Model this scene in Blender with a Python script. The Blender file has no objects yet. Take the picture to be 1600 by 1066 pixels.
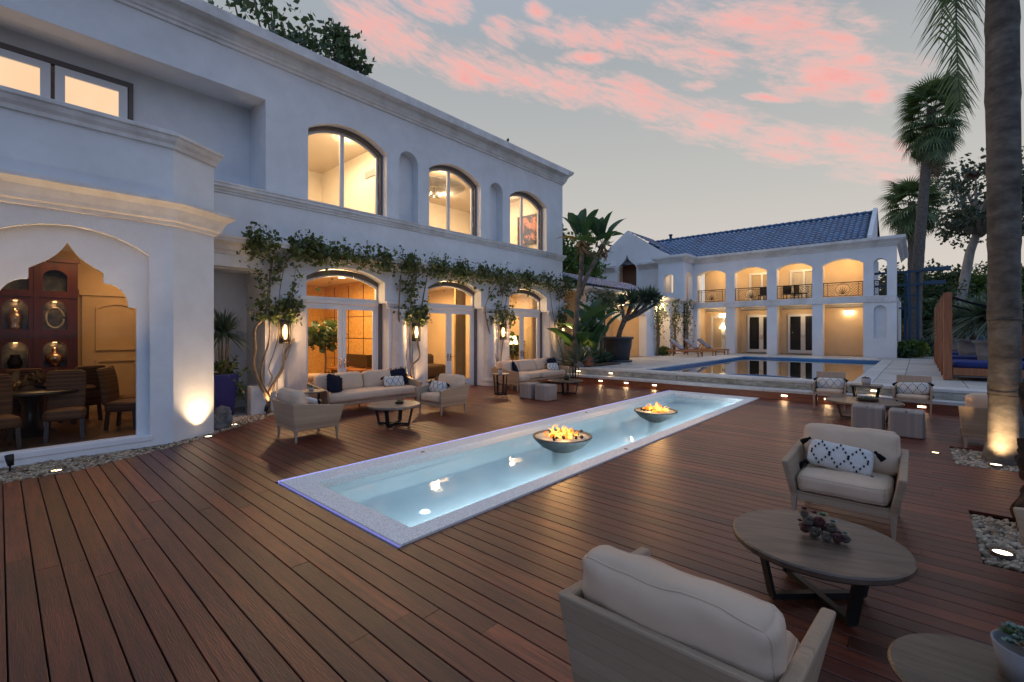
import bpy, math, random
import numpy as np
from math import sin, cos, pi, radians as R
from mathutils import Vector, Matrix, Euler, noise
from mathutils.geometry import tessellate_polygon
random.seed(7); rng = np.random.default_rng(7)
S = bpy.context.scene
col = S.collection

# ------------------------------------------------------------------ camera
cam = bpy.data.cameras.new('camera'); camo = bpy.data.objects.new('camera', cam); col.objects.link(camo)
camo.location = (0, 0, 1.85); camo.rotation_euler = (pi/2, 0, 0.7274)
cam.sensor_width = 36; cam.lens = 714/1600*36; cam.shift_y = -0.0084
cam.clip_start = .05; cam.clip_end = 2000
S.camera = camo
S.render.engine = 'CYCLES'
S.cycles.use_denoising = True
S.cycles.max_bounces = 7; S.cycles.diffuse_bounces = 3; S.cycles.transparent_max_bounces = 16
S.cycles.caustics_reflective = False; S.cycles.caustics_refractive = False
S.cycles.sample_clamp_indirect = 4
S.view_settings.view_transform = 'Standard'; S.view_settings.look = 'None'
S.view_settings.exposure = 0.32; S.view_settings.gamma = 1

# ------------------------------------------------------------------ node helpers
class NT:
    def __init__(s, tree): s.t = tree; s.n = tree.nodes; s.l = tree.links
    def new(s, kind, **kw):
        n = s.n.new(kind)
        for k, v in kw.items(): setattr(n, k, v)
        return n
    def link(s, a, b): s.l.new(a, b)
    def math(s, op, a, b=None, c=None, clamp=False):
        n = s.new('ShaderNodeMath', operation=op, use_clamp=clamp)
        for i, v in enumerate((a, b, c)):
            if v is None: continue
            if hasattr(v, 'links'): s.link(v, n.inputs[i])
            else: n.inputs[i].default_value = v
        return n.outputs[0]
    def dot(s, a, v):
        n = s.new('ShaderNodeVectorMath', operation='DOT_PRODUCT'); s.link(a, n.inputs[0]); n.inputs[1].default_value = v
        return n.outputs['Value']
    def mix(s, f, a, b, blend='MIX'):
        n = s.new('ShaderNodeMix', data_type='RGBA', blend_type=blend)
        for sock, v in ((n.inputs[0], f), (n.inputs[6], a), (n.inputs[7], b)):
            if hasattr(v, 'links'): s.link(v, sock)
            elif isinstance(v, (int, float)): sock.default_value = v
            else: sock.default_value = (*v, 1)
        return n.outputs[2]
    def ramp(s, f, stops):
        n = s.new('ShaderNodeValToRGB'); s.link(f, n.inputs[0])
        e = n.color_ramp.elements
        while len(e) < len(stops): e.new(.5)
        for el, (p, c) in zip(e, stops): el.position = p; el.color = (*c, 1) if len(c) == 3 else c
        return n.outputs[0]
    def noise(s, vec, scale, detail=5, rough=.55, dist=0):
        n = s.new('ShaderNodeTexNoise'); n.inputs['Scale'].default_value = scale; n.inputs['Detail'].default_value = detail
        n.inputs['Roughness'].default_value = rough; n.inputs['Distortion'].default_value = dist
        if vec: s.link(vec, n.inputs['Vector'])
        return n.outputs[0]
    def mapping(s, vec, loc=(0,0,0), rot=(0,0,0), sc=(1,1,1), kind='POINT'):
        n = s.new('ShaderNodeMapping', vector_type=kind); s.link(vec, n.inputs[0])
        n.inputs[1].default_value = loc; n.inputs[2].default_value = rot; n.inputs[3].default_value = sc
        return n.outputs[0]

# ------------------------------------------------------------------ sky at dusk
W = bpy.data.worlds.new('World'); S.world = W; W.use_nodes = True
w = NT(W.node_tree)
for n in list(w.n): w.n.remove(n)
d = w.new('ShaderNodeTexCoord').outputs['Generated']
sep = w.new('ShaderNodeSeparateXYZ'); w.link(d, sep.inputs[0]); dz = sep.outputs[2]
fx = w.dot(d, (-.6649, .7469, 0)); rx = w.dot(d, (.7469, .6649, 0))
az = w.math('ARCTAN2', rx, fx); el = w.math('ARCSINE', dz)
grad = w.ramp(w.math('MAXIMUM', dz, 0), [(0, (.56,.49,.44)), (.12, (.55,.50,.455)), (.30, (.43,.425,.405)), (.52, (.305,.33,.352)), (1, (.255,.38,.60))])
back = w.math('MULTIPLY_ADD', fx, -.75, .15, clamp=True)
grad = w.mix(back, grad, (.21,.385,.73))
cmb = w.new('ShaderNodeCombineXYZ'); w.link(az, cmb.inputs[0]); w.link(el, cmb.inputs[1]); ae = cmb.outputs[0]
strokes = [(-0.296,0.575,-0.147,0.110,0.0368),(-0.250,0.563,-0.235,0.135,0.0283),(-0.098,0.528,-0.150,0.140,0.0240),(0.081,0.497,-0.206,0.163,0.0240),
(0.257,0.456,-0.340,0.128,0.0240),(0.405,0.400,-0.422,0.120,0.0254),(0.521,0.346,-0.377,0.101,0.0254),(0.646,0.293,-0.493,0.105,0.0269),
(0.166,0.571,-0.143,0.152,0.0156),(0.335,0.532,-0.301,0.145,0.0240),(0.466,0.549,-0.285,0.154,0.0240),(0.579,0.459,-0.489,0.123,0.0325),
(0.612,0.465,-0.508,0.127,0.0240),(-0.021,0.579,-0.206,0.042,0.0170),(-0.156,0.616,-0.003,0.066,0.0184),(0.054,0.613,-0.296,0.033,0.0113),
(0.518,0.421,-0.310,0.051,0.0057),(0.671,0.385,-0.832,0.028,0.0156),(0.160,0.533,-0.008,0.061,0.0099),(0.660,0.490,-0.486,0.044,0.0127),(0.387,0.470,-0.163,0.032,0.0064),
(1.35,.35,-.4,.30,.05),(1.9,.5,-.2,.35,.06),(-1.2,.7,.1,.35,.06),(-2.0,.45,.15,.4,.05),(2.7,.4,.1,.4,.06),(.2,.95,-.2,.35,.06),(-.5,.85,-.2,.3,.05),(0.1,.72,-.2,.25,.04)]
mask = None
wob = w.new('ShaderNodeTexNoise'); wob.inputs['Scale'].default_value = 9; wob.inputs['Detail'].default_value = 3; w.link(d, wob.inputs[0])
wv = w.new('ShaderNodeVectorMath', operation='MULTIPLY_ADD'); w.link(wob.outputs[1], wv.inputs[0]); wv.inputs[1].default_value = (.05,.04,0); wv.inputs[2].default_value = (-.025,-.02,0)
wa = w.new('ShaderNodeVectorMath', operation='ADD'); w.link(wv.outputs[0], wa.inputs[0]); w.link(ae, wa.inputs[1]); aew = wa.outputs[0]
for (a0, e0, ang, L, wd) in strokes:
    m = w.mapping(aew, (a0, e0, 0), (0, 0, ang), (L*1.35, wd*2.0, 1), 'TEXTURE')
    g = w.new('ShaderNodeTexGradient', gradient_type='SPHERICAL'); w.link(m, g.inputs[0])
    mask = g.outputs[1] if mask is None else w.math('MAXIMUM', mask, g.outputs[1])
nv = w.mapping(ae, (0, 0, 0), (0, 0, -.30), (1.0, .30, 1), 'TEXTURE')
n1 = w.noise(nv, 6.5, 10, .68, .5)
nv2 = w.mapping(ae, (0, 0, 0), (0, 0, -.36), (1.0, .20, 1), 'TEXTURE')
n2 = w.noise(nv2, 15, 9, .7, .6)
dens = w.math('ADD', w.math('MULTIPLY', w.math('SQRT', mask), 1.0), w.math('MULTIPLY', w.math('SUBTRACT', n1, .5), 1.9))
dens = w.math('ADD', dens, w.math('MULTIPLY', w.math('SUBTRACT', n2, .5), 1.25))
dens = w.math('MULTIPLY', w.math('SUBTRACT', dens, .30), 1.05, clamp=True)
dens = w.math('MULTIPLY', w.math('MULTIPLY', dens, dens), w.math('SUBTRACT', 3.0, w.math('MULTIPLY', dens, 2.0)))
dens = w.math('MULTIPLY', dens, w.math('MULTIPLY', mask, 5, clamp=True))
dens = w.math('MULTIPLY', dens, .90)
pink = w.ramp(w.math('ADD', w.math('MULTIPLY', dens, .55), w.math('MULTIPLY', n1, .5)), [(.15, (.80,.54,.48)), (.45, (.82,.47,.42)), (.72, (.80,.38,.34)), (.95, (.74,.27,.245))])
skyc = w.mix(dens, grad, pink)
bg = w.new('ShaderNodeBackground'); w.link(skyc, bg.inputs[0]); bg.inputs[1].default_value = 1.0
out = w.new('ShaderNodeOutputWorld'); w.link(bg.outputs[0], out.inputs[0])
# last warm light of the set sun, just below the far horizon haze
sl = bpy.data.lights.new('sun', 'SUN'); sl.energy = .06; sl.angle = R(15); sl.color = (1, .72, .6)
so = bpy.data.objects.new('sun', sl); so.rotation_euler = (R(80), 0, R(-140)); so.location = (0, 0, 50); col.objects.link(so)

# ------------------------------------------------------------------ materials
M = {}
def mat(name, c1, c2=None, sc=6, rough=.6, bump=0, bsc=30, metal=0, spec=.5, stretch=None, detail=5, rnd=None, rmp=(.35,.65), dirt=None, coat=0, sss=0):
    m = bpy.data.materials.new(name); m.use_nodes = True; t = NT(m.node_tree); b = t.n['Principled BSDF']
    tc = t.new('ShaderNodeTexCoord').outputs['Object']
    vec = t.mapping(tc, sc=stretch) if stretch else tc
    c = None
    if c2 is not None:
        f = t.noise(vec, sc, detail, .6)
        c = t.ramp(f, [(rmp[0], c1), (rmp[1], c2)])
    if rnd is not None:      # per-piece tone, attribute written at build time
        a = t.new('ShaderNodeAttribute', attribute_name='rnd').outputs['Fac']
        k = t.ramp(a, rnd)
        c = t.mix(1.0, c if c is not None else c1, k, 'MULTIPLY')
    if dirt is not None:     # large irregular weathering
        f2 = t.ramp(t.noise(tc, dirt[0], 6, .65), [(.42, (1,1,1)), (.72, dirt[1])])
        c = t.mix(1.0, c if c is not None else c1, f2, 'MULTIPLY')
    if c is not None: t.link(c, b.inputs['Base Color'])
    else: b.inputs['Base Color'].default_value = (*c1, 1)
    b.inputs['Roughness'].default_value = rough; b.inputs['Metallic'].default_value = metal
    b.inputs['Specular IOR Level'].default_value = spec
    if coat: b.inputs['Coat Weight'].default_value = coat; b.inputs['Coat Roughness'].default_value = .25
    if bump:
        bn = t.new('ShaderNodeBump'); bn.inputs['Strength'].default_value = bump; bn.inputs['Distance'].default_value = .02
        t.link(t.noise(vec, bsc, 6, .6), bn.inputs['Height']); t.link(bn.outputs[0], b.inputs['Normal'])
    M[name] = m; return m
def emis(name, c, s, c2=None, sc=4):
    m = bpy.data.materials.new(name); m.use_nodes = True; t = NT(m.node_tree)
    t.n.remove(t.n['Principled BSDF']); e = t.new('ShaderNodeEmission')
    if c2: t.link(t.ramp(t.noise(t.new('ShaderNodeTexCoord').outputs['Object'], sc, 3), [(.35, c), (.65, c2)]), e.inputs[0])
    else: e.inputs[0].default_value = (*c, 1)
    e.inputs[1].default_value = s; t.link(e.outputs[0], t.n['Material Output'].inputs[0]); M[name] = m; return m
def glassy(name, tint, refl_rough=.02, ior=1.45, bump=0, bsc=5, gain=1.0):
    m = bpy.data.materials.new(name); m.use_nodes = True; t = NT(m.node_tree); t.n.remove(t.n['Principled BSDF'])
    tr = t.new('ShaderNodeBsdfTransparent'); tr.inputs[0].default_value = (*tint, 1)
    gl = t.new('ShaderNodeBsdfGlossy'); gl.inputs['Roughness'].default_value = refl_rough
    fr = t.new('ShaderNodeFresnel'); fr.inputs[0].default_value = ior
    if bump:
        bn = t.new('ShaderNodeBump'); bn.inputs['Strength'].default_value = bump; bn.inputs['Distance'].default_value = .01
        t.link(t.noise(t.new('ShaderNodeTexCoord').outputs['Object'], bsc, 3), bn.inputs['Height'])
        t.link(bn.outputs[0], gl.inputs['Normal']); t.link(bn.outputs[0], fr.inputs['Normal'])
    f = t.math('MULTIPLY', fr.outputs[0], gain, clamp=True)
    mx = t.new('ShaderNodeMixShader'); t.link(f, mx.inputs[0]); t.link(tr.outputs[0], mx.inputs[1]); t.link(gl.outputs[0], mx.inputs[2])
    t.link(mx.outputs[0], t.n['Material Output'].inputs[0]); M[name] = m; return m
def weave(name, c1, c2, band=.055, axis='Z', rough=.75, fine=260):
    m = bpy.data.materials.new(name); m.use_nodes = True; t = NT(m.node_tree); b = t.n['Principled BSDF']
    tc = t.new('ShaderNodeTexCoord').outputs['Object']; sp = t.new('ShaderNodeSeparateXYZ'); t.link(tc, sp.inputs[0])
    ax = sp.outputs[axis]
    fr = t.math('FRACT', t.math('MULTIPLY', ax, 1/band))
    gap = t.math('LESS_THAN', fr, .045)
    cell = t.math('FLOOR', t.math('MULTIPLY', ax, 1/band))
    wn = t.new('ShaderNodeTexWhiteNoise', noise_dimensions='1D'); t.link(cell, wn.inputs['W'])
    st = (3,3,90) if axis == 'Z' else (90,3,3)
    nz = t.noise(t.mapping(tc, sc=st), 6, 3)
    c = t.ramp(t.math('ADD', t.math('MULTIPLY', wn.outputs[0], .35), t.math('MULTIPLY', nz, .65)), [(.25, c1), (.75, c2)])
    c = t.mix(t.math('MULTIPLY', gap, .35), c, tuple(x*.35 for x in c1)); t.link(c, b.inputs['Base Color'])
    b.inputs['Roughness'].default_value = rough
    wv = t.new('ShaderNodeTexWave', wave_type='BANDS', bands_direction='DIAGONAL'); wv.inputs['Scale'].default_value = fine; wv.inputs['Distortion'].default_value = 1.5; t.link(tc, wv.inputs[0])
    h = t.math('SUBTRACT', t.math('MULTIPLY', wv.outputs['Fac'], .3), gap)
    bn = t.new('ShaderNodeBump'); bn.inputs['Strength'].default_value = .5; bn.inputs['Distance'].default_value = .003
    t.link(h, bn.inputs['Height']); t.link(bn.outputs[0], b.inputs['Normal'])
    M[name] = m; return m

mat('stucco', (.66,.665,.675), (.72,.725,.735), sc=2.2, rough=.85, bump=.28, bsc=38, dirt=(.6, (.91,.90,.89)))
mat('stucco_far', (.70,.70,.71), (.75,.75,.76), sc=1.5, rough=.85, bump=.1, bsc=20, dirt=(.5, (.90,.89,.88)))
mat('trim', (.66,.64,.62), (.72,.70,.68), sc=5, rough=.7, bump=.2, bsc=40, dirt=(1.3, (.72,.69,.66)))
mat('column_stone', (.50,.46,.42), (.62,.58,.54), sc=4, rough=.8, bump=.4, bsc=25, stretch=(1,1,.5))
mat('taupe', (.12,.10,.09), rough=.6)
mat('window_paint', (.66,.66,.66), rough=.4)
mat('inner_wall', (.66,.50,.32), (.72,.55,.36), sc=1.5, rough=.8)
mat('gold_wallpaper', (.50,.27,.07), (.68,.40,.13), sc=14, rough=.55, bump=.2, bsc=30)
mat('upper_inner', (.78,.70,.58), (.84,.77,.66), sc=1, rough=.8)
mat('dining_wall', (.52,.36,.19), (.60,.43,.24), sc=1.4, rough=.8)
mat('ceiling_paint', (.76,.68,.56), rough=.8)
mat('dark_floor', (.10,.055,.03), (.16,.09,.05), sc=3, rough=.35, stretch=(.3,4,1))
mat('red_wood', (.050,.010,.004), (.10,.020,.008), sc=5, rough=.35, stretch=(1,1,.2))
mat('niche_back', (.04,.05,.05), (.16,.17,.15), sc=9, rough=.3)
mat('silver', (.55,.42,.32), rough=.2, metal=.9)
mat('ipe', (.036,.0048,.0022), (.190,.041,.0155), sc=7, rough=.40, bump=.25, bsc=40, stretch=(.22,3.2,1), detail=8, rmp=(.3,.72),
    rnd=[(0, (.40,.34,.34)), (.25, (.72,.60,.60)), (.5, (1.0,.90,.86)), (.75, (1.15,1.10,1.02)), (.93, (1.35,1.38,1.35)), (1, (1.65,1.75,1.75))], spec=.6, dirt=(1.3, (.66,.66,.72)))
mat('ipe_riser', (.12,.035,.015), (.22,.075,.03), sc=6, rough=.4, stretch=(.3,3,3), rnd=[(0,(.7,.7,.7)),(1,(1.3,1.2,1.2))])
mat('post_wood', (.19,.065,.022), (.30,.11,.04), sc=6, rough=.5, stretch=(3,3,.3), bump=.15)
mat('teak', (.26,.10,.035), (.38,.16,.06), sc=8, rough=.5, stretch=(.4,4,4))
mat('under_deck', (.012,.008,.006), rough=.9)
mat('terrace_stone', (.44,.42,.39), (.54,.52,.49), sc=2.5, rough=.75, bump=.15, bsc=30, rnd=[(0,(.86,.86,.86)),(1,(1.08,1.07,1.05))], dirt=(.8, (.80,.78,.75)))
mat('step_stone', (.22,.22,.18), (.40,.39,.34), sc=9, rough=.85, bump=.8, bsc=22, stretch=(.6,1,1.6), dirt=(2, (.6,.6,.55)))
mat('coping_stone', (.44,.43,.41), (.53,.52,.50), sc=6, rough=.7, bump=.2, bsc=40, rnd=[(0,(.88,.88,.88)),(1,(1.06,1.06,1.05))])
mat('pebble_plaster', (.48,.47,.45), (.86,.85,.83), sc=75, rough=.7, bump=.5, bsc=80, detail=3, rmp=(.32,.60))
mat('basin_plaster', (.72,.76,.76), (.80,.84,.84), sc=2, rough=.7)
mat('pool_tile', (.03,.13,.30), (.05,.18,.40), sc=20, rough=.15)
mat('deep_basin', (.16,.36,.46), (.20,.42,.52), sc=2, rough=.6)
mat('soil', (.035,.026,.018), (.06,.045,.03), sc=12, rough=.95, bump=.6)
mat('ground_earth', (.06,.06,.045), (.09,.08,.06), sc=.4, rough=.95)
mat('entry_stone', (.30,.28,.26), (.36,.34,.31), sc=3, rough=.6)
mat('pebble', (.34,.275,.205), rough=.8, rnd=[(0,(.30,.26,.22)),(.3,(.75,.68,.60)),(.6,(1.0,.97,.92)),(1,(1.5,1.5,1.45))], bump=.3)
mat('boulder', (.07,.07,.07), (.20,.19,.18), sc=5, rough=.9, bump=.8, bsc=14)
mat('lava', (.014,.009,.007), (.07,.035,.018), sc=9, rough=.95, bump=1, bsc=16)
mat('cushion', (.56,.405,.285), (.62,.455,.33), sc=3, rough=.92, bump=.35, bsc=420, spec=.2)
mat('navy_fabric', (.008,.010,.022), (.014,.016,.032), sc=40, rough=.95, bump=.5, bsc=200, spec=.1)
mat('white_knit', (.60,.57,.53), (.70,.67,.63), sc=30, rough=.95, bump=.6, bsc=110, stretch=(8,1,1), spec=.1)
mat('black_yarn', (.008,.008,.010), rough=.95, spec=.1)
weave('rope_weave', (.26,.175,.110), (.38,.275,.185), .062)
weave('vertical_weave', (.20,.175,.155), (.29,.255,.23), .05, 'X')
mat('oak_grey', (.29,.205,.14), (.36,.27,.19), sc=5, rough=.6, stretch=(6,6,.5))
mat('table_wood', (.042,.026,.017), (.125,.083,.056), sc=5, rough=.38, bump=.15, bsc=20, stretch=(.45,3.5,1), detail=8, rmp=(.32,.7))
mat('table_wood_warm', (.12,.09,.07), (.23,.18,.14), sc=5, rough=.45, bump=.15, bsc=20, stretch=(.5,3.5,1), detail=8)
mat('dark_metal', (.012,.011,.010), rough=.45, metal=.4)
mat('bronze', (.05,.035,.025), rough=.4, metal=.6)
mat('bowl_stone', (.030,.030,.030), (.065,.065,.063), sc=5, rough=.5, bump=.2)
mat('bowl_inside', (.30,.32,.30), (.42,.44,.42), sc=50, rough=.7, bump=.8, bsc=60)
mat('pot_blue', (.010,.016,.13), rough=.15, coat=.5)
mat('pot_dark', (.030,.032,.038), (.045,.047,.055), sc=3, rough=.55)
mat('pot_concrete', (.16,.16,.17), (.24,.24,.25), sc=3, rough=.8)
mat('pot_grey', (.32,.31,.30), (.40,.39,.37), sc=8, rough=.8)
mat('terracotta', (.16,.06,.03), (.24,.09,.05), sc=8, rough=.85)
mat('bark', (.13,.10,.075), (.24,.19,.145), sc=9, rough=.95, bump=.8, bsc=18, stretch=(1,1,.35))
mat('vine_bark', (.12,.085,.055), (.25,.185,.125), sc=14, rough=.9, bump=.6, bsc=30, stretch=(1,1,.4))
mat('euc_bark', (.30,.25,.21), (.46,.40,.35), sc=4, rough=.9, stretch=(1,1,.3))
mat('palm_bark', (.080,.068,.056), (.165,.145,.12), sc=4, rough=.95, bump=.3, bsc=14, stretch=(1,1,2.2), dirt=(2.2, (.40,.36,.33)))
mat('palm_fibre', (.07,.055,.045), (.16,.135,.11), sc=9, rough=.95, bump=1, bsc=14, stretch=(1,1,2))
G = [(0,(.35,.38,.36)), (.5,(.9,.9,.9)), (1,(1.7,1.6,1.4))]
def leafm(name, c, rough=.5, tl=.25, g=G):
    m = mat(name, c, rough=rough, rnd=g); t = NT(m.node_tree); b = t.n['Principled BSDF']
    tr = t.new('ShaderNodeBsdfTranslucent'); tr.inputs[0].default_value = (c[0]*1.5, c[1]*1.5, c[2]*.8, 1)
    mx = t.new('ShaderNodeMixShader'); mx.inputs[0].default_value = tl
    t.link(b.outputs[0], mx.inputs[1]); t.link(tr.outputs[0], mx.inputs[2]); t.link(mx.outputs[0], t.n['Material Output'].inputs[0])
leafm('vine_leaf', (.085,.115,.038)); leafm('tree_leaf', (.058,.095,.038)); leafm('tree_leaf_bright', (.085,.15,.030))
leafm('euc_leaf', (.060,.085,.052)); leafm('palm_leaf', (.12,.175,.080)); leafm('paddle_leaf', (.045,.105,.045), .35, .3)
leafm('paddle_leaf_warm', (.19,.13,.03), .4, .35); leafm('agave_leaf', (.075,.115,.085), .45, .1); leafm('dracaena_leaf', (.10,.15,.11), .45, .15)
leafm('dead_frond', (.17,.12,.07), .8, .1); leafm('succulent_red', (.14,.045,.045), .5, .1); leafm('succulent_green', (.16,.24,.13), .5, .1)
leafm('succulent_grey', (.13,.20,.18), .5, .1); leafm('succulent_pale', (.19,.15,.12), .55, .1)
weave('wicker', (.035,.014,.005), (.22,.10,.038), .016, 'Z', .7, 120)
mat('dark_furniture', (.03,.018,.012), rough=.3)
mat('brown_sofa', (.05,.03,.02), rough=.7)
mat('curtain', (.40,.24,.08), (.55,.35,.13), sc=8, rough=.8, stretch=(6,6,.2))
mat('blue_tile_roof', (.024,.080,.18), (.045,.135,.27), sc=3, rough=.30, rnd=[(0,(.65,.68,.72)),(.5,(1,1,1)),(1,(1.35,1.3,1.25))], coat=.3)
mat('blue_steel', (.018,.055,.10), rough=.5)
mat('blue_mattress', (.010,.022,.12), (.015,.032,.16), sc=4, rough=.9)
mat('lounger_cloth', (.16,.19,.26), (.20,.23,.30), sc=20, rough=.9)
mat('hill', (.10,.13,.17), (.13,.16,.20), sc=.02, rough=1)
mat('painting', (.03,.03,.05), (.55,.20,.12), sc=3.2, rough=.5, rmp=(.48,.56))
mat('wood_door', (.16,.06,.03), (.23,.095,.05), sc=5, rough=.4, stretch=(4,4,.3))
mat('water_rock', (.3,.3,.3), rough=.8)
glassy('glass', (.96,.96,.95), .01, 1.30, gain=.4)
glassy('lantern_glass', (.98,.93,.85), .05, 1.4)
glassy('water_small', (.84,.96,.97), .015, 1.33, bump=.10, bsc=5)
t_ = NT(M['water_small'].node_tree); mo = t_.n['Material Output']; src = mo.inputs[0].links[0].from_socket
tl_ = t_.new('ShaderNodeBsdfTranslucent'); tl_.inputs[0].default_value = (.74,.88,.93,1); df_ = t_.new('ShaderNodeBsdfDiffuse'); df_.inputs[0].default_value = (.35,.5,.55,1)
m1_ = t_.new('ShaderNodeMixShader'); m1_.inputs[0].default_value = .25; t_.link(tl_.outputs[0], m1_.inputs[1]); t_.link(df_.outputs[0], m1_.inputs[2])
m2_ = t_.new('ShaderNodeMixShader'); m2_.inputs[0].default_value = .30; t_.link(src, m2_.inputs[1]); t_.link(m1_.outputs[0], m2_.inputs[2]); t_.link(m2_.outputs[0], mo.inputs[0])
glassy('water_big', (.55,.80,.88), .012, 1.33, bump=.05, bsc=2.5, gain=1.6)
emis('bulb', (1,.66,.30), 6); emis('downlight', (1,.80,.5), 14); emis('step_glow', (1,.72,.42), 6.5); emis('uplight_glow', (1,.74,.45), 7)
emis('led_blue', (.34,.31,1.0), 1.5); emis('led_dim', (.34,.32,1.0), .55)
def flame(name, c, c2, s):
    m = emis(name, c, s, c2, 9); t = NT(m.node_tree); e = [n for n in t.n if n.type == 'EMISSION'][0]
    lw = t.new('ShaderNodeLayerWeight'); lw.inputs[0].default_value = .35; tr = t.new('ShaderNodeBsdfTransparent'); mx = t.new('ShaderNodeMixShader')
    t.link(t.math('MULTIPLY_ADD', lw.outputs['Facing'], 1.1, .12, clamp=True), mx.inputs[0]); t.link(e.outputs[0], mx.inputs[1]); t.link(tr.outputs[0], mx.inputs[2]); t.link(mx.outputs[0], t.n['Material Output'].inputs[0])
flame('flame_core', (1,.34,.03), (1,.55,.13), 2.3); flame('flame_edge', (1,.17,.01), (1,.30,.04), 1.6)
emis('lamp_shade_glow', (1,.72,.38), 4.5); emis('paper_shade_glow', (1,.62,.36), .82, (1,.72,.46), .6); emis('pool_lamp', (.8,.95,1), 5); emis('niche_lamp', (1,.55,.2), 8)
emis('pendant_glow', (1,.78,.45), 7)

# ------------------------------------------------------------------ mesh helpers
def link(o, parent=None):
    col.objects.link(o)
    if parent is not None: o.parent = parent
    return o
class MB:
    """collects faces; build() makes ONE mesh object"""
    def __init__(s): s.v = []; s.f = []; s.sm = []
    def add(s, vs, fs, smooth=False):
        b = len(s.v); s.v += [tuple(v) for v in vs]; s.f += [tuple(b+i for i in f) for f in fs]; s.sm += [smooth]*len(fs); return s
    def hexa(s, p):   # 4 bottom (ccw from above) + 4 top
        return s.add(p, [(3,2,1,0),(4,5,6,7),(0,1,5,4),(1,2,6,5),(2,3,7,6),(3,0,4,7)])
    def box(s, x0, x1, y0, y1, z0, z1, mtx=None):
        p = [(x0,y0,z0),(x1,y0,z0),(x1,y1,z0),(x0,y1,z0),(x0,y0,z1),(x1,y0,z1),(x1,y1,z1),(x0,y1,z1)]
        if mtx is not None: p = [mtx @ Vector(q) for q in p]
        return s.hexa(p)
    def bar(s, a, b, wd, th=None, up=(0,0,1)):
        a = Vector(a); b = Vector(b); d = (b-a).normalized(); th = th or wd
        u = Vector(up)
        if abs(d.dot(u)) > .98: u = Vector((1,0,0))
        x = d.cross(u).normalized()*wd/2; y = d.cross(x).normalized()*th/2
        return s.hexa([a-x-y, a+x-y, a+x+y, a-x+y, b-x-y, b+x-y, b+x+y, b-x+y])
    def tube(s, pts, rad, n=8, cap=True):
        pts = [Vector(p) for p in pts]; m = len(pts)
        if not hasattr(rad, '__len__'): rad = [rad]*m
        prev = None; vs = []
        for i, p in enumerate(pts):
            t = (pts[min(i+1,m-1)] - pts[max(i-1,0)])
            t = t.normalized() if t.length > 1e-9 else Vector((0,0,1))
            if prev is None: prev = t.orthogonal().normalized()
            x = (prev - t*prev.dot(t)); x = x.normalized() if x.length > 1e-6 else t.orthogonal().normalized(); prev = x; y = t.cross(x)
            for k in range(n): a = 2*pi*k/n; vs.append(p + (x*cos(a)+y*sin(a))*rad[i])
        fs = [(i*n+k, i*n+(k+1)%n, (i+1)*n+(k+1)%n, (i+1)*n+k) for i in range(m-1) for k in range(n)]
        s.add(vs, fs, True)
        if cap:
            b = len(s.v) - len(vs)
            s.f += [tuple(b+k for k in range(n))[::-1], tuple(b+(m-1)*n+k for k in range(n))]; s.sm += [False, False]
        return s
    def lathe(s, prof, n=32, c=(0,0,0), smooth=True, a0=0, a1=2*pi, jit=0):
        full = abs(a1-a0-2*pi) < 1e-6; k = n if full else n+1; vs = []
        for r, z in prof:
            for i in range(k):
                a = a0+(a1-a0)*i/n; rr = r*(1+(noise.noise(Vector((cos(a)*2,sin(a)*2,z*3)))*jit if jit else 0)); vs.append((c[0]+rr*cos(a), c[1]+rr*sin(a), c[2]+z))
        fs = []
        for j in range(len(prof)-1):
            for i in range(n):
                i2 = (i+1) % k; fs.append((j*k+i, j*k+i2, (j+1)*k+i2, (j+1)*k+i))
        return s.add(vs, fs, smooth)
    def loft(s, ringA, ringB, closed=True):
        n = len(ringA); fs = [(i, (i+1)%n, n+(i+1)%n, n+i) for i in range(n if closed else n-1)]
        return s.add(list(ringA)+list(ringB), fs)
    def build(s, name, m, parent=None, bevel=0, rnd=None, kind=None, seg=2):
        me = bpy.data.meshes.new(name); me.from_pydata(s.v, [], s.f); me.materials.append(M[m] if isinstance(m, str) else m)
        if any(s.sm): me.polygons.foreach_set('use_smooth', s.sm)
        if rnd is not None:
            at = me.attributes.new('rnd', 'FLOAT', 'POINT')
            at.data.foreach_set('value', np.full(len(s.v), rnd, dtype=np.float32) if not hasattr(rnd, '__len__') else np.asarray(rnd, dtype=np.float32))
        me.update(); o = link(bpy.data.objects.new(name, me), parent)
        if bevel:
            md = o.modifiers.new('bevel', 'BEVEL'); md.width = bevel; md.segments = seg; md.limit_method = 'ANGLE'; md.angle_limit = R(40)
        if kind: o['kind'] = kind
        return o
def thing(name, label, cat, loc=(0,0,0), rz=0, group=None):
    o = bpy.data.objects.new(name, None); o.empty_display_size = .2; o.location = loc; o.rotation_euler = (0,0,rz); link(o)
    return tag(o, label, cat, group)
def tag(o, label=None, cat=None, group=None, kind=None):
    if label: o['label'] = label
    if cat: o['category'] = cat
    if group: o['group'] = group
    if kind: o['kind'] = kind
    return o
def copy_tree(o, label=None, loc=None, rz=None, group=None, sc=None, parent=None):
    c = o.copy(); col.objects.link(c)
    if parent is not None: c.parent = parent
    if loc is not None: c.location = loc
    if rz is not None: c.rotation_euler = (0,0,rz)
    if sc is not None: c.scale = sc if hasattr(sc, '__len__') else (sc,)*3
    if label: c['label'] = label
    if group: c['group'] = group
    for ch in list(o.children): copy_tree(ch, parent=c)
    return c
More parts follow.
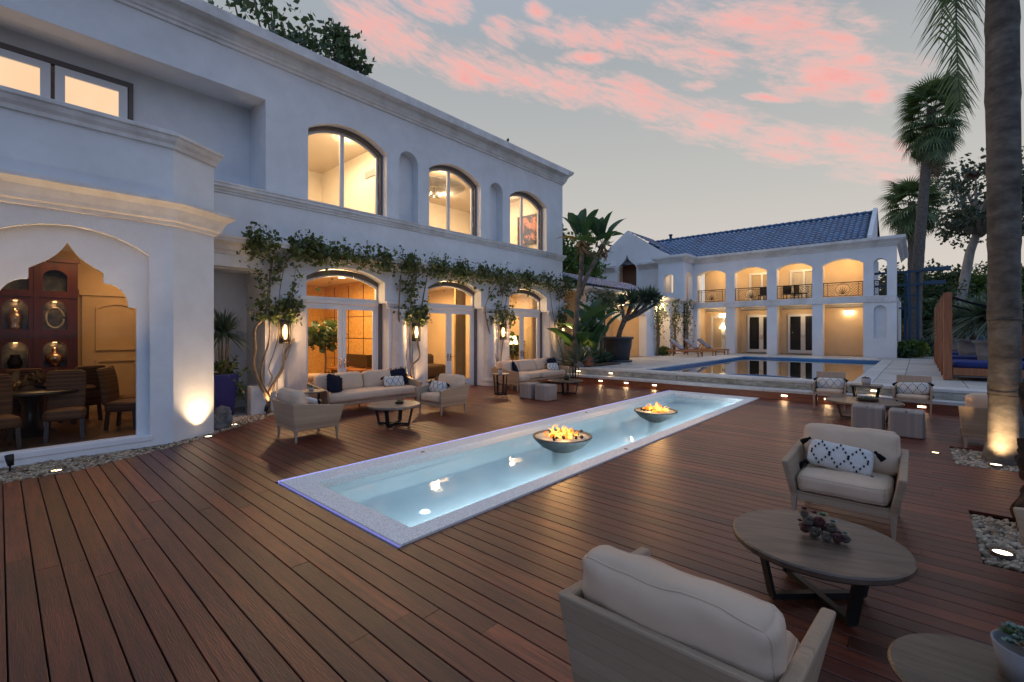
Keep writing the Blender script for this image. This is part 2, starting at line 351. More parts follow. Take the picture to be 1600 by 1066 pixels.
def quads(name, V, m, parent=None, rnd=None, kind=None):
    """V: (n,4,3) numpy -> one mesh of loose quads"""
    n = len(V); me = bpy.data.meshes.new(name); me.vertices.add(4*n); me.vertices.foreach_set('co', V.reshape(-1).astype(np.float32))
    me.loops.add(4*n); me.loops.foreach_set('vertex_index', np.arange(4*n, dtype=np.int32))
    me.polygons.add(n); me.polygons.foreach_set('loop_start', np.arange(0, 4*n, 4, dtype=np.int32))
    me.materials.append(M[m]); me.update(calc_edges=True)
    at = me.attributes.new('rnd', 'FLOAT', 'POINT')
    if rnd is None: rnd = rng.random(n)
    at.data.foreach_set('value', np.repeat(rnd, 4).astype(np.float32))
    o = link(bpy.data.objects.new(name, me), parent)
    if kind: o['kind'] = kind
    return o
def leafquads(C, size, asp=.55, droop=0.0, jit=.35):
    n = len(C); d = rng.normal(size=(n,3)); d[:,2] -= droop; d /= np.linalg.norm(d,axis=1,keepdims=True)
    u = rng.normal(size=(n,3)); u -= (u*d).sum(1,keepdims=True)*d; u /= np.linalg.norm(u,axis=1,keepdims=True)
    s = (size*(1+jit*rng.normal(size=n)).clip(.4,1.8))[:,None]
    return np.stack([C, C+d*s*.5+u*s*asp*.5, C+d*s, C+d*s*.5-u*s*asp*.5], 1)
def soft(wx, wy, wz, r=.06, puff=.03, n=10, dent=0, seed=0, wr=.004):
    """rounded pillow-like block centred on the origin"""
    vs = []; idx = {}; fs = []
    def pt(a, b, ax, sg):
        p = [0,0,0]; p[ax] = sg; p[(ax+1)%3] = a; p[(ax+2)%3] = b; return tuple(round(q,5) for q in p)
    ts = [math.sin((-1+2*i/n)*pi/2*.92)/math.sin(pi/2*.92) for i in range(n+1)]
    for ax in range(3):
        for sg in (-1,1):
            for i in range(n):
                for j in range(n):
                    q = [pt(ts[i],ts[j],ax,sg), pt(ts[i+1],ts[j],ax,sg), pt(ts[i+1],ts[j+1],ax,sg), pt(ts[i],ts[j+1],ax,sg)]
                    if sg < 0: q = q[::-1]
                    for k in q:
                        if k not in idx: idx[k] = len(vs); vs.append(k)
                    fs.append([idx[k] for k in q])
    H = (wx/2, wy/2, wz/2); out = []
    for p in vs:
        c = [max(-h+r, min(h-r, t*h)) if h > r else 0 for t, h in zip(p, H)]
        q = [t*h for t, h in zip(p, H)]; dlt = Vector([a-b for a, b in zip(q, c)])
        if dlt.length > 1e-9: dlt = dlt.normalized()*min(r, max(H))*1.0
        v = Vector(c)+dlt
        a = min(range(3), key=lambda i: H[i])
        o = [i for i in range(3) if i != a]
        bulge = puff*(1-p[o[0]]**2)*(1-p[o[1]]**2)
        v[a] += math.copysign(bulge, p[a]) if abs(p[a]) > .05 else 0
        pin = 1 - .05*(abs(p[o[0]])**6)*(abs(p[o[1]])**6)
        for i in o: v[i] *= pin
        nz = noise.noise_vector(v*5+Vector((seed*3.1,0,0))); v += nz*wr + noise.noise_vector(v*13+Vector((seed,9,0)))*wr*.6
        out.append(v)
    soft.param = vs
    return out, fs
def soft_obj(name, m, parent, loc, dims, rot=(0,0,0), r=.06, puff=.03, n=10, seed=0, wr=.004, seam=False):
    vs, fs = soft(*dims, r=r, puff=puff, n=n, seed=seed, wr=wr); mb = MB(); mt = Matrix.Translation(loc) @ Euler(rot).to_matrix().to_4x4()
    mb.add([mt @ v for v in vs], fs, True); o = mb.build(name, m, parent)
    if seam:    # welt running round both big faces
        a = min(range(3), key=lambda i: dims[i]); u, w_ = [i for i in range(3) if i != a]
        for sg in (-1, 1):
            ring = [(math.atan2(p[w_], p[u]), mt @ v) for p, v in zip(soft.param, vs) if p[a] == sg and max(abs(p[u]), abs(p[w_])) == 1]
            ring = [v for _, v in sorted(ring, key=lambda q: q[0])]; MB().tube(ring+ring[:1], .0045, 5, cap=False).build('piping', m, o)
    return o
def arch(u0, u1, z0, zs, zc, n=14):
    """loop: bottom-left, bottom-right, up, arc back"""
    hw = (u1-u0)/2; h = zc-zs; rr = (hw*hw+h*h)/(2*h); cz = zc-rr; th = math.asin(min(1, hw/rr)) if h <= hw else pi/2
    pts = [(u0,z0),(u1,z0)]
    for i in range(n+1):
        a = th-2*th*i/n; pts.append(((u0+u1)/2+rr*sin(a), cz+rr*cos(a)))
    return pts
def ring_offset(pts, d):
    """inset a ccw loop by d"""
    n = len(pts); out = []
    for i in range(n):
        p0 = Vector(pts[i-1]); p1 = Vector(pts[i]); p2 = Vector(pts[(i+1)%n])
        a = (p1-p0).normalized(); b = (p2-p1).normalized(); na = Vector((-a.y,a.x)); nb = Vector((-b.y,b.x)); m = (na+nb)
        k = max(.3, 1+na.dot(nb)); out.append(tuple(p1 + m*d/k))
    return out
def FX(x0): return lambda u, v, q: (x0-q, u, v)          # wall facing +X, depth q goes back
def FY(y0): return lambda u, v, q: (u, y0+q, v)          # wall facing -Y
def area(l): return sum(l[i-1][0]*l[i][1]-l[i][0]*l[i-1][1] for i in range(len(l)))
def slab(mb, fn, outer, holes=(), th=.2, q0=0, back=True, skip_bottom=False):
    loops = [list(outer)]+[list(h) for h in holes]
    tri = tessellate_polygon([[Vector((p[0],p[1],0)) for p in l] for l in loops])
    flat = [p for l in loops for p in l]; nv = len(flat)
    vs = [fn(p[0],p[1],q0) for p in flat]+[fn(p[0],p[1],q0+th) for p in flat]
    fs = [tuple(t) for t in tri]
    if back: fs += [tuple(nv+i for i in t[::-1]) for t in tri]
    b = 0
    for l in loops:
        n = len(l)
        for i in range(n): j = (i+1)%n; fs.append((b+i, b+j, nv+b+j, nv+b+i))
        b += n
    mb.add(vs, fs); return mb
def sweep(mb, path, prof, closed=False):
    """prof (out, z) along a plan path; outward = right hand of travel"""
    n = len(path); k = len(prof); rows = []
    for i in range(n):
        p = Vector(path[i]); a = Vector(path[i])-Vector(path[i-1]) if (i or closed) else None
        b = Vector(path[(i+1)%n])-p if (i < n-1 or closed) else None
        a = (a or b).normalized(); b = (b or a).normalized(); na = Vector((a.y,-a.x)); nb = Vector((b.y,-b.x))
        m = (na+nb)/max(.25, 1+na.dot(nb)); rows += [(p.x+m.x*o, p.y+m.y*o, z) for o, z in prof]
    fs = []
    for i in range(n if closed else n-1):
        i2 = (i+1)%n
        for j in range(k): j2 = (j+1)%k; fs.append((i*k+j, i2*k+j, i2*k+j2, i*k+j2))
    if not closed: fs += [tuple(range(k)), tuple(range((n-1)*k, n*k))[::-1]]
    return mb.add(rows, fs)
def lamp(kind, loc, e, c=(1,.65,.35), size=.05, tgt=None, cone=None, parent=None, sy=None, blend=.6, name=None):
    l = bpy.data.lights.new(name or 'lamp_light', kind); l.energy = e; l.color = c
    if kind == 'AREA': l.shape = 'RECTANGLE' if sy else 'SQUARE'; l.size = size; l.size_y = sy or size
    else: l.shadow_soft_size = size
    if cone: l.spot_size = R(cone); l.spot_blend = blend
    o = bpy.data.objects.new(name or 'lamp_light', l); o.location = loc
    if tgt is not None:
        o.rotation_euler = (Vector(tgt)-Vector(loc)).to_track_quat('-Z','Y').to_euler()
    link(o)
    if parent is not None: o.parent = parent; o.matrix_parent_inverse = parent.matrix_world.inverted() if False else Matrix.Identity(4)
    return o

# ================================================================== THE SETTING
b = MB(); b.box(-300,300,-300,400,-1.2,-.8); b.build('ground', 'ground_earth', kind='structure')
b = MB(); b.box(-14,-5.95,-6,14.2,-.40,-.06); b.box(-3.3,6,-6,14.2,-.40,-.06); b.box(-5.95,-3.3,-6,2.28,-.40,-.06); b.build('deck_subfloor', 'under_deck', kind='structure')  # near-black colour puts the shade into the gaps between boards
# ---- ipe deck boards, one object per board
deck = tag(link(bpy.data.objects.new('deck', None)), kind='structure')
PW = .1488; Y0 = .033
def xleft(y):
    pts = [(-9,-8.42),(.7,-8.40),(1.27,-8.68),(2.18,-9.2),(4.03,-10.72),(4.6,-11.22),(4.75,-11.7),(20,-11.7)]
    for (a,xa),(c,xc) in zip(pts, pts[1:]):
        if a <= y <= c: return xa+(xc-xa)*(y-a)/(c-a)
pieces = []
k = -16
while Y0+PW*k < 14.2:
    y0 = Y0+PW*k+.004; y1 = min(Y0+PW*(k+1)-.0045, 14.245); k += 1
    ym = (y0+y1)/2; spans = []; L = xleft(ym); xr = 3.4
    cuts = []
    if 2.30 < y1 and y0 < 14.16: cuts.append((-5.925,-3.335))
    if y1 > 5.36 and y0 < 6.64: cuts.append((.385,1.75))
    if y1 > 9.03 and y0 < 10.2: cuts.append((.37,1.75))
    cur = L
    for a, c in cuts: spans.append((cur, a)); cur = c
    spans.append((cur, xr))
    for a, c in spans:
        x = a; first = True
        while x < c-.01:
            ln = random.uniform(2.2,4.6); x2 = x+ln
            if c-x2 < 1.0: x2 = c
            l0, l1 = (xleft(y0), xleft(y1)) if (first and a == L) else (x, x)
            pieces.append((l0, l1, x2-(.003 if x2 < c else 0), y0, y1)); x = x2; first = False
pieces.sort(key=lambda p: min(math.hypot(max(p[0],min(0,p[2])), (p[3]+p[4])/2), 99) + (6 if p[4] < -.6 else 0))
rest = MB(); rr = []
for i, (l0, l1, xr, y0, y1) in enumerate(pieces):
    h = random.uniform(-.0012,.0012); z1 = h; z0 = -.028; c = random.random()
    if random.random() < .25: c = .35+.3*c
    bev = .0025
    P = [(l0,y0,z0),(xr,y0,z0),(xr,y1,z0),(l1,y1,z0),(l0,y0,z1-bev),(xr,y0,z1-bev),(xr,y1,z1-bev),(l1,y1,z1-bev),(l0,y0+bev,z1),(xr,y0+bev,z1),(xr,y1-bev,z1),(l1,y1-bev,z1)]
    F = [(0,1,5,4),(1,2,6,5),(2,3,7,6),(3,0,4,7),(4,5,9,8),(5,6,10,9),(6,7,11,10),(7,4,8,11),(8,9,10,11)]
    # shift the texture origin per board by giving each board its own object origin
    if i < 300:
        ox = random.uniform(-3,3); m = MB(); m.add([(p[0]-l0-ox, p[1]-y0-ox*.7, p[2]) for p in P], F)
        o = m.build('plank', 'ipe', deck, rnd=c); o.location = (l0+ox, y0+ox*.7, 0)
    else: rest.add(P, F); rr += [c]*12
rest.build('far_planks', 'ipe', deck, rnd=rr, kind='stuff')
# ---- narrow reflecting pool
rp = tag(link(bpy.data.objects.new('reflecting_pool', None)), kind='structure')
A = [(-5.917,2.31),(-3.345,2.31),(-3.345,14.17),(-5.917,14.17)]; B = [(-5.56,2.60),(-3.60,2.60),(-3.60,13.70),(-5.56,13.70)]
b = MB(); slab(b, lambda u,v,q: (u,v,q), A, [B], th=.2, q0=-.195); b.build('coping', 'pebble_plaster', rp, bevel=.012)
b = MB(); x0,x1,y0,y1 = -5.56,-3.60,2.60,13.70
for q in ((x0-.1,x0,y0-.1,y1+.1),(x1,x1+.1,y0-.1,y1+.1),(x0,x1,y0-.1,y0),(x0,x1,y1,y1+.1)): b.box(*q,-.40,-.197)
b.build('basin_wall', 'basin_plaster', rp)
b = MB(); b.box(x0-.1,x1+.1,y0-.1,y1+.1,-.50,-.40); b.build('basin_floor', 'basin_plaster', rp)
b = MB(); b.box(x0+.002,x1-.002,12.9,y1-.002,-.395,-.26); b.build('bench_step', 'basin_plaster', rp)
b = MB(); b.add([(x0,y0,-.10),(x1,y0,-.10),(x1,y1,-.10),(x0,y1,-.10)], [(0,1,2,3)]); b.build('water', 'water_small', rp)
b = MB(); b.box(-5.936,-5.908,2.30,14.18,-.012,.009); b.build('led_strip', 'led_blue', rp)
b = MB(); b.box(-5.93,-3.33,2.300,2.306,-.010,.001); b.build('led_strip', 'led_dim', rp)
for (x, y) in ((-4.62,3.55),):
    b = MB(); b.lathe([(0,-.384),(.05,-.384),(.06,-.398)], 16, (x,y,0)); b.build('pool_light', 'pool_lamp', rp)
for (x, y) in ((-5.72,4.35),(-3.46,6.6),(-5.72,9.0)):
    b = MB(); b.lathe([(0,.009),(.030,.009),(.034,.004)], 14, (x,y,0)); b.build('skimmer_cap', 'dark_metal', rp)
b = MB(); b.lathe([(.10,-.395),(.115,-.385),(.13,-.395)], 24, (-4.55,4.9,0)); b.build('drain_ring', 'bowl_inside', rp)
b = MB().box(-3.612,-3.602,2.7,13.6,-.17,-.155); b.build('underwater_led', 'pool_lamp', rp)
for y in (4.0,6.8,9.6,12.3): lamp('AREA', (-3.62,y,-.20), 15, (.76,.91,1), 2.7, tgt=(-5.0,y,-.20), sy=.14, name='underwater_light')

# ---- two broad steps up to the pool terrace
st = tag(link(bpy.data.objects.new('terrace_steps', None)), kind='structure')
x = -11.2
while x < 3.4:
    L = 2.44; x2 = min(x+L,3.4); b = MB(); b.box(x,x2-.006,14.25,14.30,-.03,.20); b.build('riser_board', 'ipe_riser', st, rnd=random.random()); x = x2
x = -11.2
while x < 3.4:
    L = random.uniform(.9,1.3); x2 = min(x+L,3.4); b = MB(); b.box(x,x2-.005,14.22,14.70,.202,.285); b.build('tread_stone', 'coping_stone', st, rnd=random.random(), bevel=.012); x = x2
x = -11.2
while x < 3.4:
    L = random.uniform(.45,1.1); x2 = min(x+L,3.4); b = MB(); yy = 14.62+random.uniform(-.012,.012); b.box(x,x2-.004,yy,14.78,.287,.455); b.build('riser_stone', 'step_stone', st, bevel=.010); x = x2
b = MB(); b.box(-11.25,3.4,14.31,14.6,-.05,.20); b.box(-11.25,3.4,14.72,15.0,-.05,.44); b.build('step_fill', 'under_deck', st)
# ---- pool terrace
tr = tag(link(bpy.data.objects.new('pool_terrace', None)), kind='structure')
b = MB(); PX = (-7.35,-1.30); PY = (15.25,28.0)
slab(b, lambda u,v,q: (u,v,q), [(-30,14.72),(14,14.72),(14,60),(-30,60)], [[(PX[0]-.15,PY[0]-.15),(PX[1]+.15,PY[0]-.15),(PX[1]+.15,PY[1]+.15),(PX[0]-.15,PY[1]+.15)]], th=.5, q0=-.02); b.build('terrace_bed', 'entry_stone', tr)
x = -11.2
while x < 3.4:
    L = random.uniform(1.1,1.5); x2 = min(x+L,3.4); b = MB(); b.box(x,x2-.006,14.60,15.245,.457,.532); b.build('coping_stone', 'coping_stone', tr, rnd=random.random(), bevel=.012); x = x2
def coping(x0,x1,y0,y1,ln,horiz):
    t = x0 if horiz else y0; e = x1 if horiz else y1
    while t < e-.01:
        t2 = min(t+ln, e)
        if e-t2 < .3: t2 = e
        b = MB(); (b.box(t,t2-.005,y0,y1,.482,.53) if horiz else b.box(x0,x1,t,t2-.005,.482,.53)); b.build('coping_stone', 'coping_stone', tr, rnd=random.random(), bevel=.010); t = t2
coping(PX[0]-.38,PX[0]+.03,PY[0],PY[1]+.38,1.22,False); coping(PX[1]-.03,PX[1]+.38,PY[0],PY[1]+.38,1.22,False); coping(PX[0]+.035,PX[1]-.035,PY[1]-.03,PY[1]+.38,1.22,True)
far = MB(); fr = []; npav = 0; ys = [15.25+1.2*i for i in range(13)]; xs = [-11.2+1.21*i for i in range(13)]
for yy in ys:
    for xx in xs:
        X0, X1, Y0_, Y1_ = xx, xx+1.2, yy, min(yy+1.19, 30.93)
        for (a,c,e,f) in ((PX[0]-.388,PX[1]+.388,PY[0],PY[1]+.388),):
            if X0 < c and X1 > a and Y0_ < f and Y1_ > e:
                if X0 < a < X1: X1 = a
                elif X0 < c < X1: X0 = c
                elif Y0_ < f < Y1_: Y0_ = f
                else: X1 = X0
                if X0 < a < X1 and False: pass
        if X1-X0 < .05 or Y1_-Y0_ < .05: continue
        b = MB(); b.box(X0,X1-.008,Y0_,Y1_,.482,.516+random.uniform(0,.0015)); b.build('paver', 'terrace_stone', tr, rnd=random.random())
# ---- swimming pool
sp = tag(link(bpy.data.objects.new('swimming_pool', None)), kind='structure')
b = MB()
for q in ((PX[0]-.1,PX[0],PY[0]-.1,PY[1]+.1),(PX[1],PX[1]+.1,PY[0]-.1,PY[1]+.1),(PX[0],PX[1],PY[0]-.1,PY[0]),(PX[0],PX[1],PY[1],PY[1]+.1)): b.box(*q,.0,.48)
b.build('waterline_tile', 'pool_tile', sp)
b = MB(); b.box(PX[0]-.2,PX[1]+.2,PY[0]-.2,PY[1]+.2,-.7,-.62)
for q in ((PX[0]-.1,PX[0],PY[0]-.1,PY[1]+.1),(PX[1],PX[1]+.1,PY[0]-.1,PY[1]+.1),(PX[0],PX[1],PY[0]-.1,PY[0]),(PX[0],PX[1],PY[1],PY[1]+.1)): b.box(*q,-.62,-.002)
b.build('basin', 'deep_basin', sp)
b = MB(); b.add([(PX[0],PY[0],.40),(PX[1],PY[0],.40),(PX[1],PY[1],.40),(PX[0],PY[1],.40)], [(0,1,2,3)]); b.build('water', 'water_big', sp)
b = MB(); pts = [(-3.9+1.75*cos(a), 15.3+1.9*sin(a), 0) for a in np.linspace(0,pi,30)]
b2 = [( -3.9+1.5*cos(a), 15.3+1.65*sin(a), 0) for a in np.linspace(0,pi,30)]
for i in range(29): b.hexa([(pts[i][0],pts[i][1],.2),(pts[i+1][0],pts[i+1][1],.2),(b2[i+1][0],b2[i+1][1],.2),(b2[i][0],b2[i][1],.2),(pts[i][0],pts[i][1],.425),(pts[i+1][0],pts[i+1][1],.425),(b2[i+1][0],b2[i+1][1],.425),(b2[i][0],b2[i][1],.425)])
b.build('spa_rim', 'pool_tile', sp)
b = MB(); b.lathe([(0,.02),(.05,.02),(.07,0)],12,(-7.3,22.5,-.05)); b.build('pool_light','pool_lamp',sp)
lamp('POINT', (-4.3,20,-.2), 45, (.4,.75,1), .3, name='underwater_light'); lamp('POINT', (-4.3,25.5,-.2), 45, (.4,.75,1), .3, name='underwater_light')
# ---- pebble beds
ico = [(0,0,1)]+[(cos(2*pi*k/5)*.894, sin(2*pi*k/5)*.894, .447) for k in range(5)]+[(cos(2*pi*(k+.5)/5)*.894, sin(2*pi*(k+.5)/5)*.894, -.447) for k in range(5)]+[(0,0,-1)]
icf = [(0,1+k,1+(k+1)%5) for k in range(5)]+[(1+k,6+k,1+(k+1)%5) for k in range(5)]+[(1+(k+1)%5,6+k,6+(k+1)%5) for k in range(5)]+[(11,6+(k+1)%5,6+k) for k in range(5)]
ico = np.array(ico); 
def pebbles(name, pts, s=.020, layers=.02):
    n = len(pts); V = np.repeat(ico[None], n, 0)*(1+.22*rng.normal(size=(n,12,1))).clip(.6,1.4)
    V = V*(np.array([1.15,.85,.6])*(1+.3*rng.normal(size=(n,1,3))).clip(.5,1.6)); th = rng.random(n)*2*pi; c, s_ = np.cos(th), np.sin(th)
    x = V[...,0]*c[:,None]-V[...,1]*s_[:,None]; y = V[...,0]*s_[:,None]+V[...,1]*c[:,None]; V = np.stack([x,y,V[...,2]+.15*x],-1)*s*(1+.35*rng.normal(size=(n,1,1))).clip(.5,1.9)
    V += pts[:,None,:]; F = np.array(icf); F = (F[None]+np.arange(n)[:,None,None]*12).reshape(-1,3)
    me = bpy.data.meshes.new(name); me.vertices.add(n*12); me.vertices.foreach_set('co', V.reshape(-1).astype(np.float32)); me.loops.add(F.size); me.loops.foreach_set('vertex_index', F.reshape(-1).astype(np.int32))
    me.polygons.add(len(F)); me.polygons.foreach_set('loop_start', np.arange(0,F.size,3,dtype=np.int32)); me.polygons.foreach_set('use_smooth', [True]*len(F)); me.materials.append(M['pebble']); me.update(calc_edges=True)
    at = me.attributes.new('rnd','FLOAT','POINT'); at.data.foreach_set('value', np.repeat(rng.random(n),12).astype(np.float32))
    return link(bpy.data.objects.new(name, me))
def scatter(n, x0, x1, y0, y1, ok, z=.0):
    p = np.stack([rng.uniform(x0,x1,n), rng.uniform(y0,y1,n), rng.uniform(-.018,.006,n)+z],1); return p[[ok(a[0],a[1]) for a in p]]
def bayx(y): return -9.3 if y < 1.94 else (-9.3-.42*(y-1.94)/.7 if y < 2.64 else -11.35)
def okl(x, y):
    L = xleft(y); 
    if x > L-.02 or x < bayx(y)+.02: return False
    if y > 2.64: return (L-x) < .75 or (x < -11.0)
    return True
o = pebbles('gravel_bed', scatter(36000,-11.4,-8.3,-2.5,4.6,okl), .021); tag(o, 'cream gravel strip between the bay window wall and the deck boards', 'gravel', kind='stuff')
o = pebbles('gravel_bed', scatter(4500,.39,1.74,5.37,6.63,lambda x,y: True,-.02), .022); tag(o, 'square gravel bed in the deck beside the dark rocky stump', 'gravel', kind='stuff')
o = pebbles('gravel_bed', scatter(4500,.38,1.74,9.04,10.19,lambda x,y: True,-.02), .020); tag(o, 'square gravel bed around the foot of the tall foreground palm', 'gravel', kind='stuff')
b = MB(); b.add([(-9.9,-3,-.03),(-8.41,-3,-.03),(-8.41,.7,-.03),(-9.22,2.18,-.03),(-11.25,4.62,-.03),(-11.5,4.62,-.03),(-11.5,2.3,-.03)],[(0,1,2,3,4,5,6)]); b.box(.38,1.755,5.36,6.64,-.055,-.035); b.box(.37,1.755,9.03,10.2,-.055,-.035); b.build('gravel_base', 'soil', kind='structure')
b = MB(); b.add([(-13.2,2.66,.012),(-9.95,2.66,.012),(-11.0,3.75,.012),(-11.35,4.08,.012),(-13.2,4.08,.012)],[(0,1,2,3,4)]); b.build('entry_floor', 'entry_stone', kind='structure')
# hills far beyond
b = MB(); rows = []
for j, (dist, hh) in enumerate(((260,0),(300,9),(350,15))):
    for i in range(40):
        a = -1.1+i*.06; rows.append((dist*sin(a), dist*cos(a), hh*(1+.45*sin(i*.7)+.25*sin(i*1.9)) if hh else -1))
b.add(rows, [(j*40+i, j*40+i+1, (j+1)*40+i+1, (j+1)*40+i) for j in range(2) for i in range(39)], True); b.build('hills', 'hill', kind='structure')

# ================================================================== MAIN HOUSE
H = thing('main_house', 'two-storey pale stucco house on the left with arched lit windows, vines and a curved bay', 'house', (-11.5, 6, 0))
def hp(mb, name, m, parent=None, **k):   # part in world coordinates
    o = mb.build(name, m, parent or H, **k)
    if parent is None: o.location = (11.5, -6, 0)
    return o
# upper facade
UW = [(5.19,7.47),(9.0,11.275),(12.81,15.07)]; NI = [(7.89,8.58),(11.735,12.40)]
b = MB(); holes = [arch(a,c,5.17,7.02,7.40) for a,c in UW]+[arch(a,c,5.17,6.96,7.305) for a,c in NI]+[[(-2.2,5.168),(4.187,5.168),(4.187,7.34),(-2.2,7.34)]]
slab(b, FX(-11.5), [(-6,3.6),(16.2,3.6),(16.2,8.5),(-6,8.5)], holes, .42)
hp(b, 'upper_wall', 'stucco')
for a,c in NI: hp(MB().box(-11.92,-11.80,a-.1,c+.1,5.0,7.4), 'niche_back', 'stucco')
b = MB(); b.box(-20,-11.925,15.9,16.197,0,8.5); b.box(-20,-19.7,-6,15.9,0,8.5); hp(b, 'end_wall', 'stucco')
b = MB(); b.box(-19.9,-11.1,-6,16.1,8.52,8.70); hp(b, 'roof', 'trim')
# loggia recess
b = MB(); b.box(-12.7,-12.5,1.9,4.3,5.0,7.6); b.box(-12.7,-12.5,-3,1.9,7.12,7.6); b.box(-12.7,-12.5,-3,-2.2,5.0,7.12); b.box(-12.5,-11.92,4.19,4.4,5.0,7.6); b.box(-12.5,-11.92,-3,4.19,7.42,7.6); b.box(-12.6,-11.52,-3,4.19,4.9,5.16); hp(b, 'loggia_wall', 'stucco')
wn = hp(MB().box(-12.56,-12.44,-2.2,1.9,7.02,7.12).box(-12.56,-12.44,1.82,1.9,5.1,7.02), 'window', 'taupe')
f = MB()
for a,c in ((-2.1,-.75),(-.70,.66),(.72,1.80)): slab(f, FX(-12.42), [(a,5.12),(c,5.12),(c,7.0),(a,7.0)], [[(a+.14,5.3),(c-.14,5.3),(c-.14,6.86),(a+.14,6.86)]], .07)
f.build('frame', 'window_paint', wn)
for a,c in ((-2.1,-.75),(-.70,.66),(.72,1.80)):
    b = MB(); b.box(-12.47,-12.46,a+.13,c-.13,5.25,6.87); b.build('window_shade', 'paper_shade_glow', wn)  # light of the room behind is put into the shades as emission
# mouldings
co = [(0,8.20),(.045,8.21),(.05,8.27),(.09,8.29),(.10,8.34),(.13,8.37),(.15,8.45),(.21,8.56),(.29,8.63),(.33,8.65),(.33,8.69),(.36,8.71),(.36,8.77),(.02,8.80)]
hp(sweep(MB(), [(-11.5,-6),(-11.5,16.2),(-20,16.2)], co), 'cornice', 'trim')
be = [(0,4.93),(.03,4.935),(.035,4.98),(.06,4.99),(.07,5.04),(.11,5.06),(.11,5.12),(.13,5.13),(.13,5.165),(0,5.175)]
hp(sweep(MB(), [(-11.498,2.6),(-11.498,16.202),(-13,16.202)], be), 'belt_course', 'trim')
le = [(0,3.56),(.04,3.57),(.05,3.63),(.10,3.66),(.16,3.75),(.25,3.80),(.30,3.81),(.30,3.87),(.33,3.88),(.33,3.93),(-.22,3.97),(-.22,3.62)]
hp(sweep(MB(), [(-11.298,2.7),(-11.298,16.0),(-11.8,16.0)], le), 'ledge', 'trim')
# lower facade
D = [(5.055,7.28),(8.80,11.087),(12.53,14.826)]
out = [(4.10,0)]
for a,c in D:
    ar = arch(a,c,2.68,3.25,3.55)[2:]
    out += [(a-.13,0),(a-.13,2.68),(a,2.68)]+ar[::-1]+[(c,2.68),(c+.13,2.68),(c+.13,0)]
out += [(16.0,0),(16.0,3.62),(2.60,3.62),(2.60,3.30),(4.10,3.30)]
hp(slab(MB(), FX(-11.3), out, [], .34), 'lower_wall', 'stucco')
b = MB(); b.box(-12.5,-11.65,4.10,4.35,0,3.6); b.box(-12.7,-12.5,2.5,4.4,0,3.6); b.box(-12.5,-11.64,2.65,4.10,3.28,3.5); hp(b, 'entry_recess', 'stucco')
hp(MB().box(-11.36,-11.12,3.74,4.09,0,.62).box(-11.7,-11.36,3.8,4.09,0,.62), 'plinth', 'trim', bevel=.01)
# imposts, columns, pilasters
for a,c in D:
    for y0,y1 in ((a-.62,a-.01),(c+.01,c+.62)):
        if y1 > 16: continue
        b = MB(); b.box(-11.3,-11.235,y0+.02,y1-.02,2.60,2.66); b.box(-11.3,-11.19,y0-.01,y1+.01,2.66,2.735); b.box(-11.3,-11.255,y0+.03,y1-.03,2.52,2.56); hp(b, 'capital', 'trim', bevel=.006)
for y in (7.72,11.50-.03,15.2):
    b = MB()
    if y < 15: b.lathe([(.30,0),(.30,.09),(.28,.11),(.30,.15),(.30,.19),(.25,.24),(.235,.30),(.235,1.2),(.215,2.4),(.235,2.46),(.235,2.52)], 24, (-11.29,y,0)); hp(b, 'column', 'column_stone')
    else:
        b.box(-11.30,-11.22,14.95,15.45,0,2.52); b.box(-11.22,-11.20,14.95,15.45,0,.28); hp(b, 'pilaster', 'column_stone', bevel=.012)
for y in (4.62,8.33,12.08):
    b = MB(); b.box(-11.30,-11.245,y-.13,y+.42,0,2.52); b.box(-11.25,-11.225,y-.13,y+.42,0,.22); hp(b, 'pilaster', 'column_stone', bevel=.01)
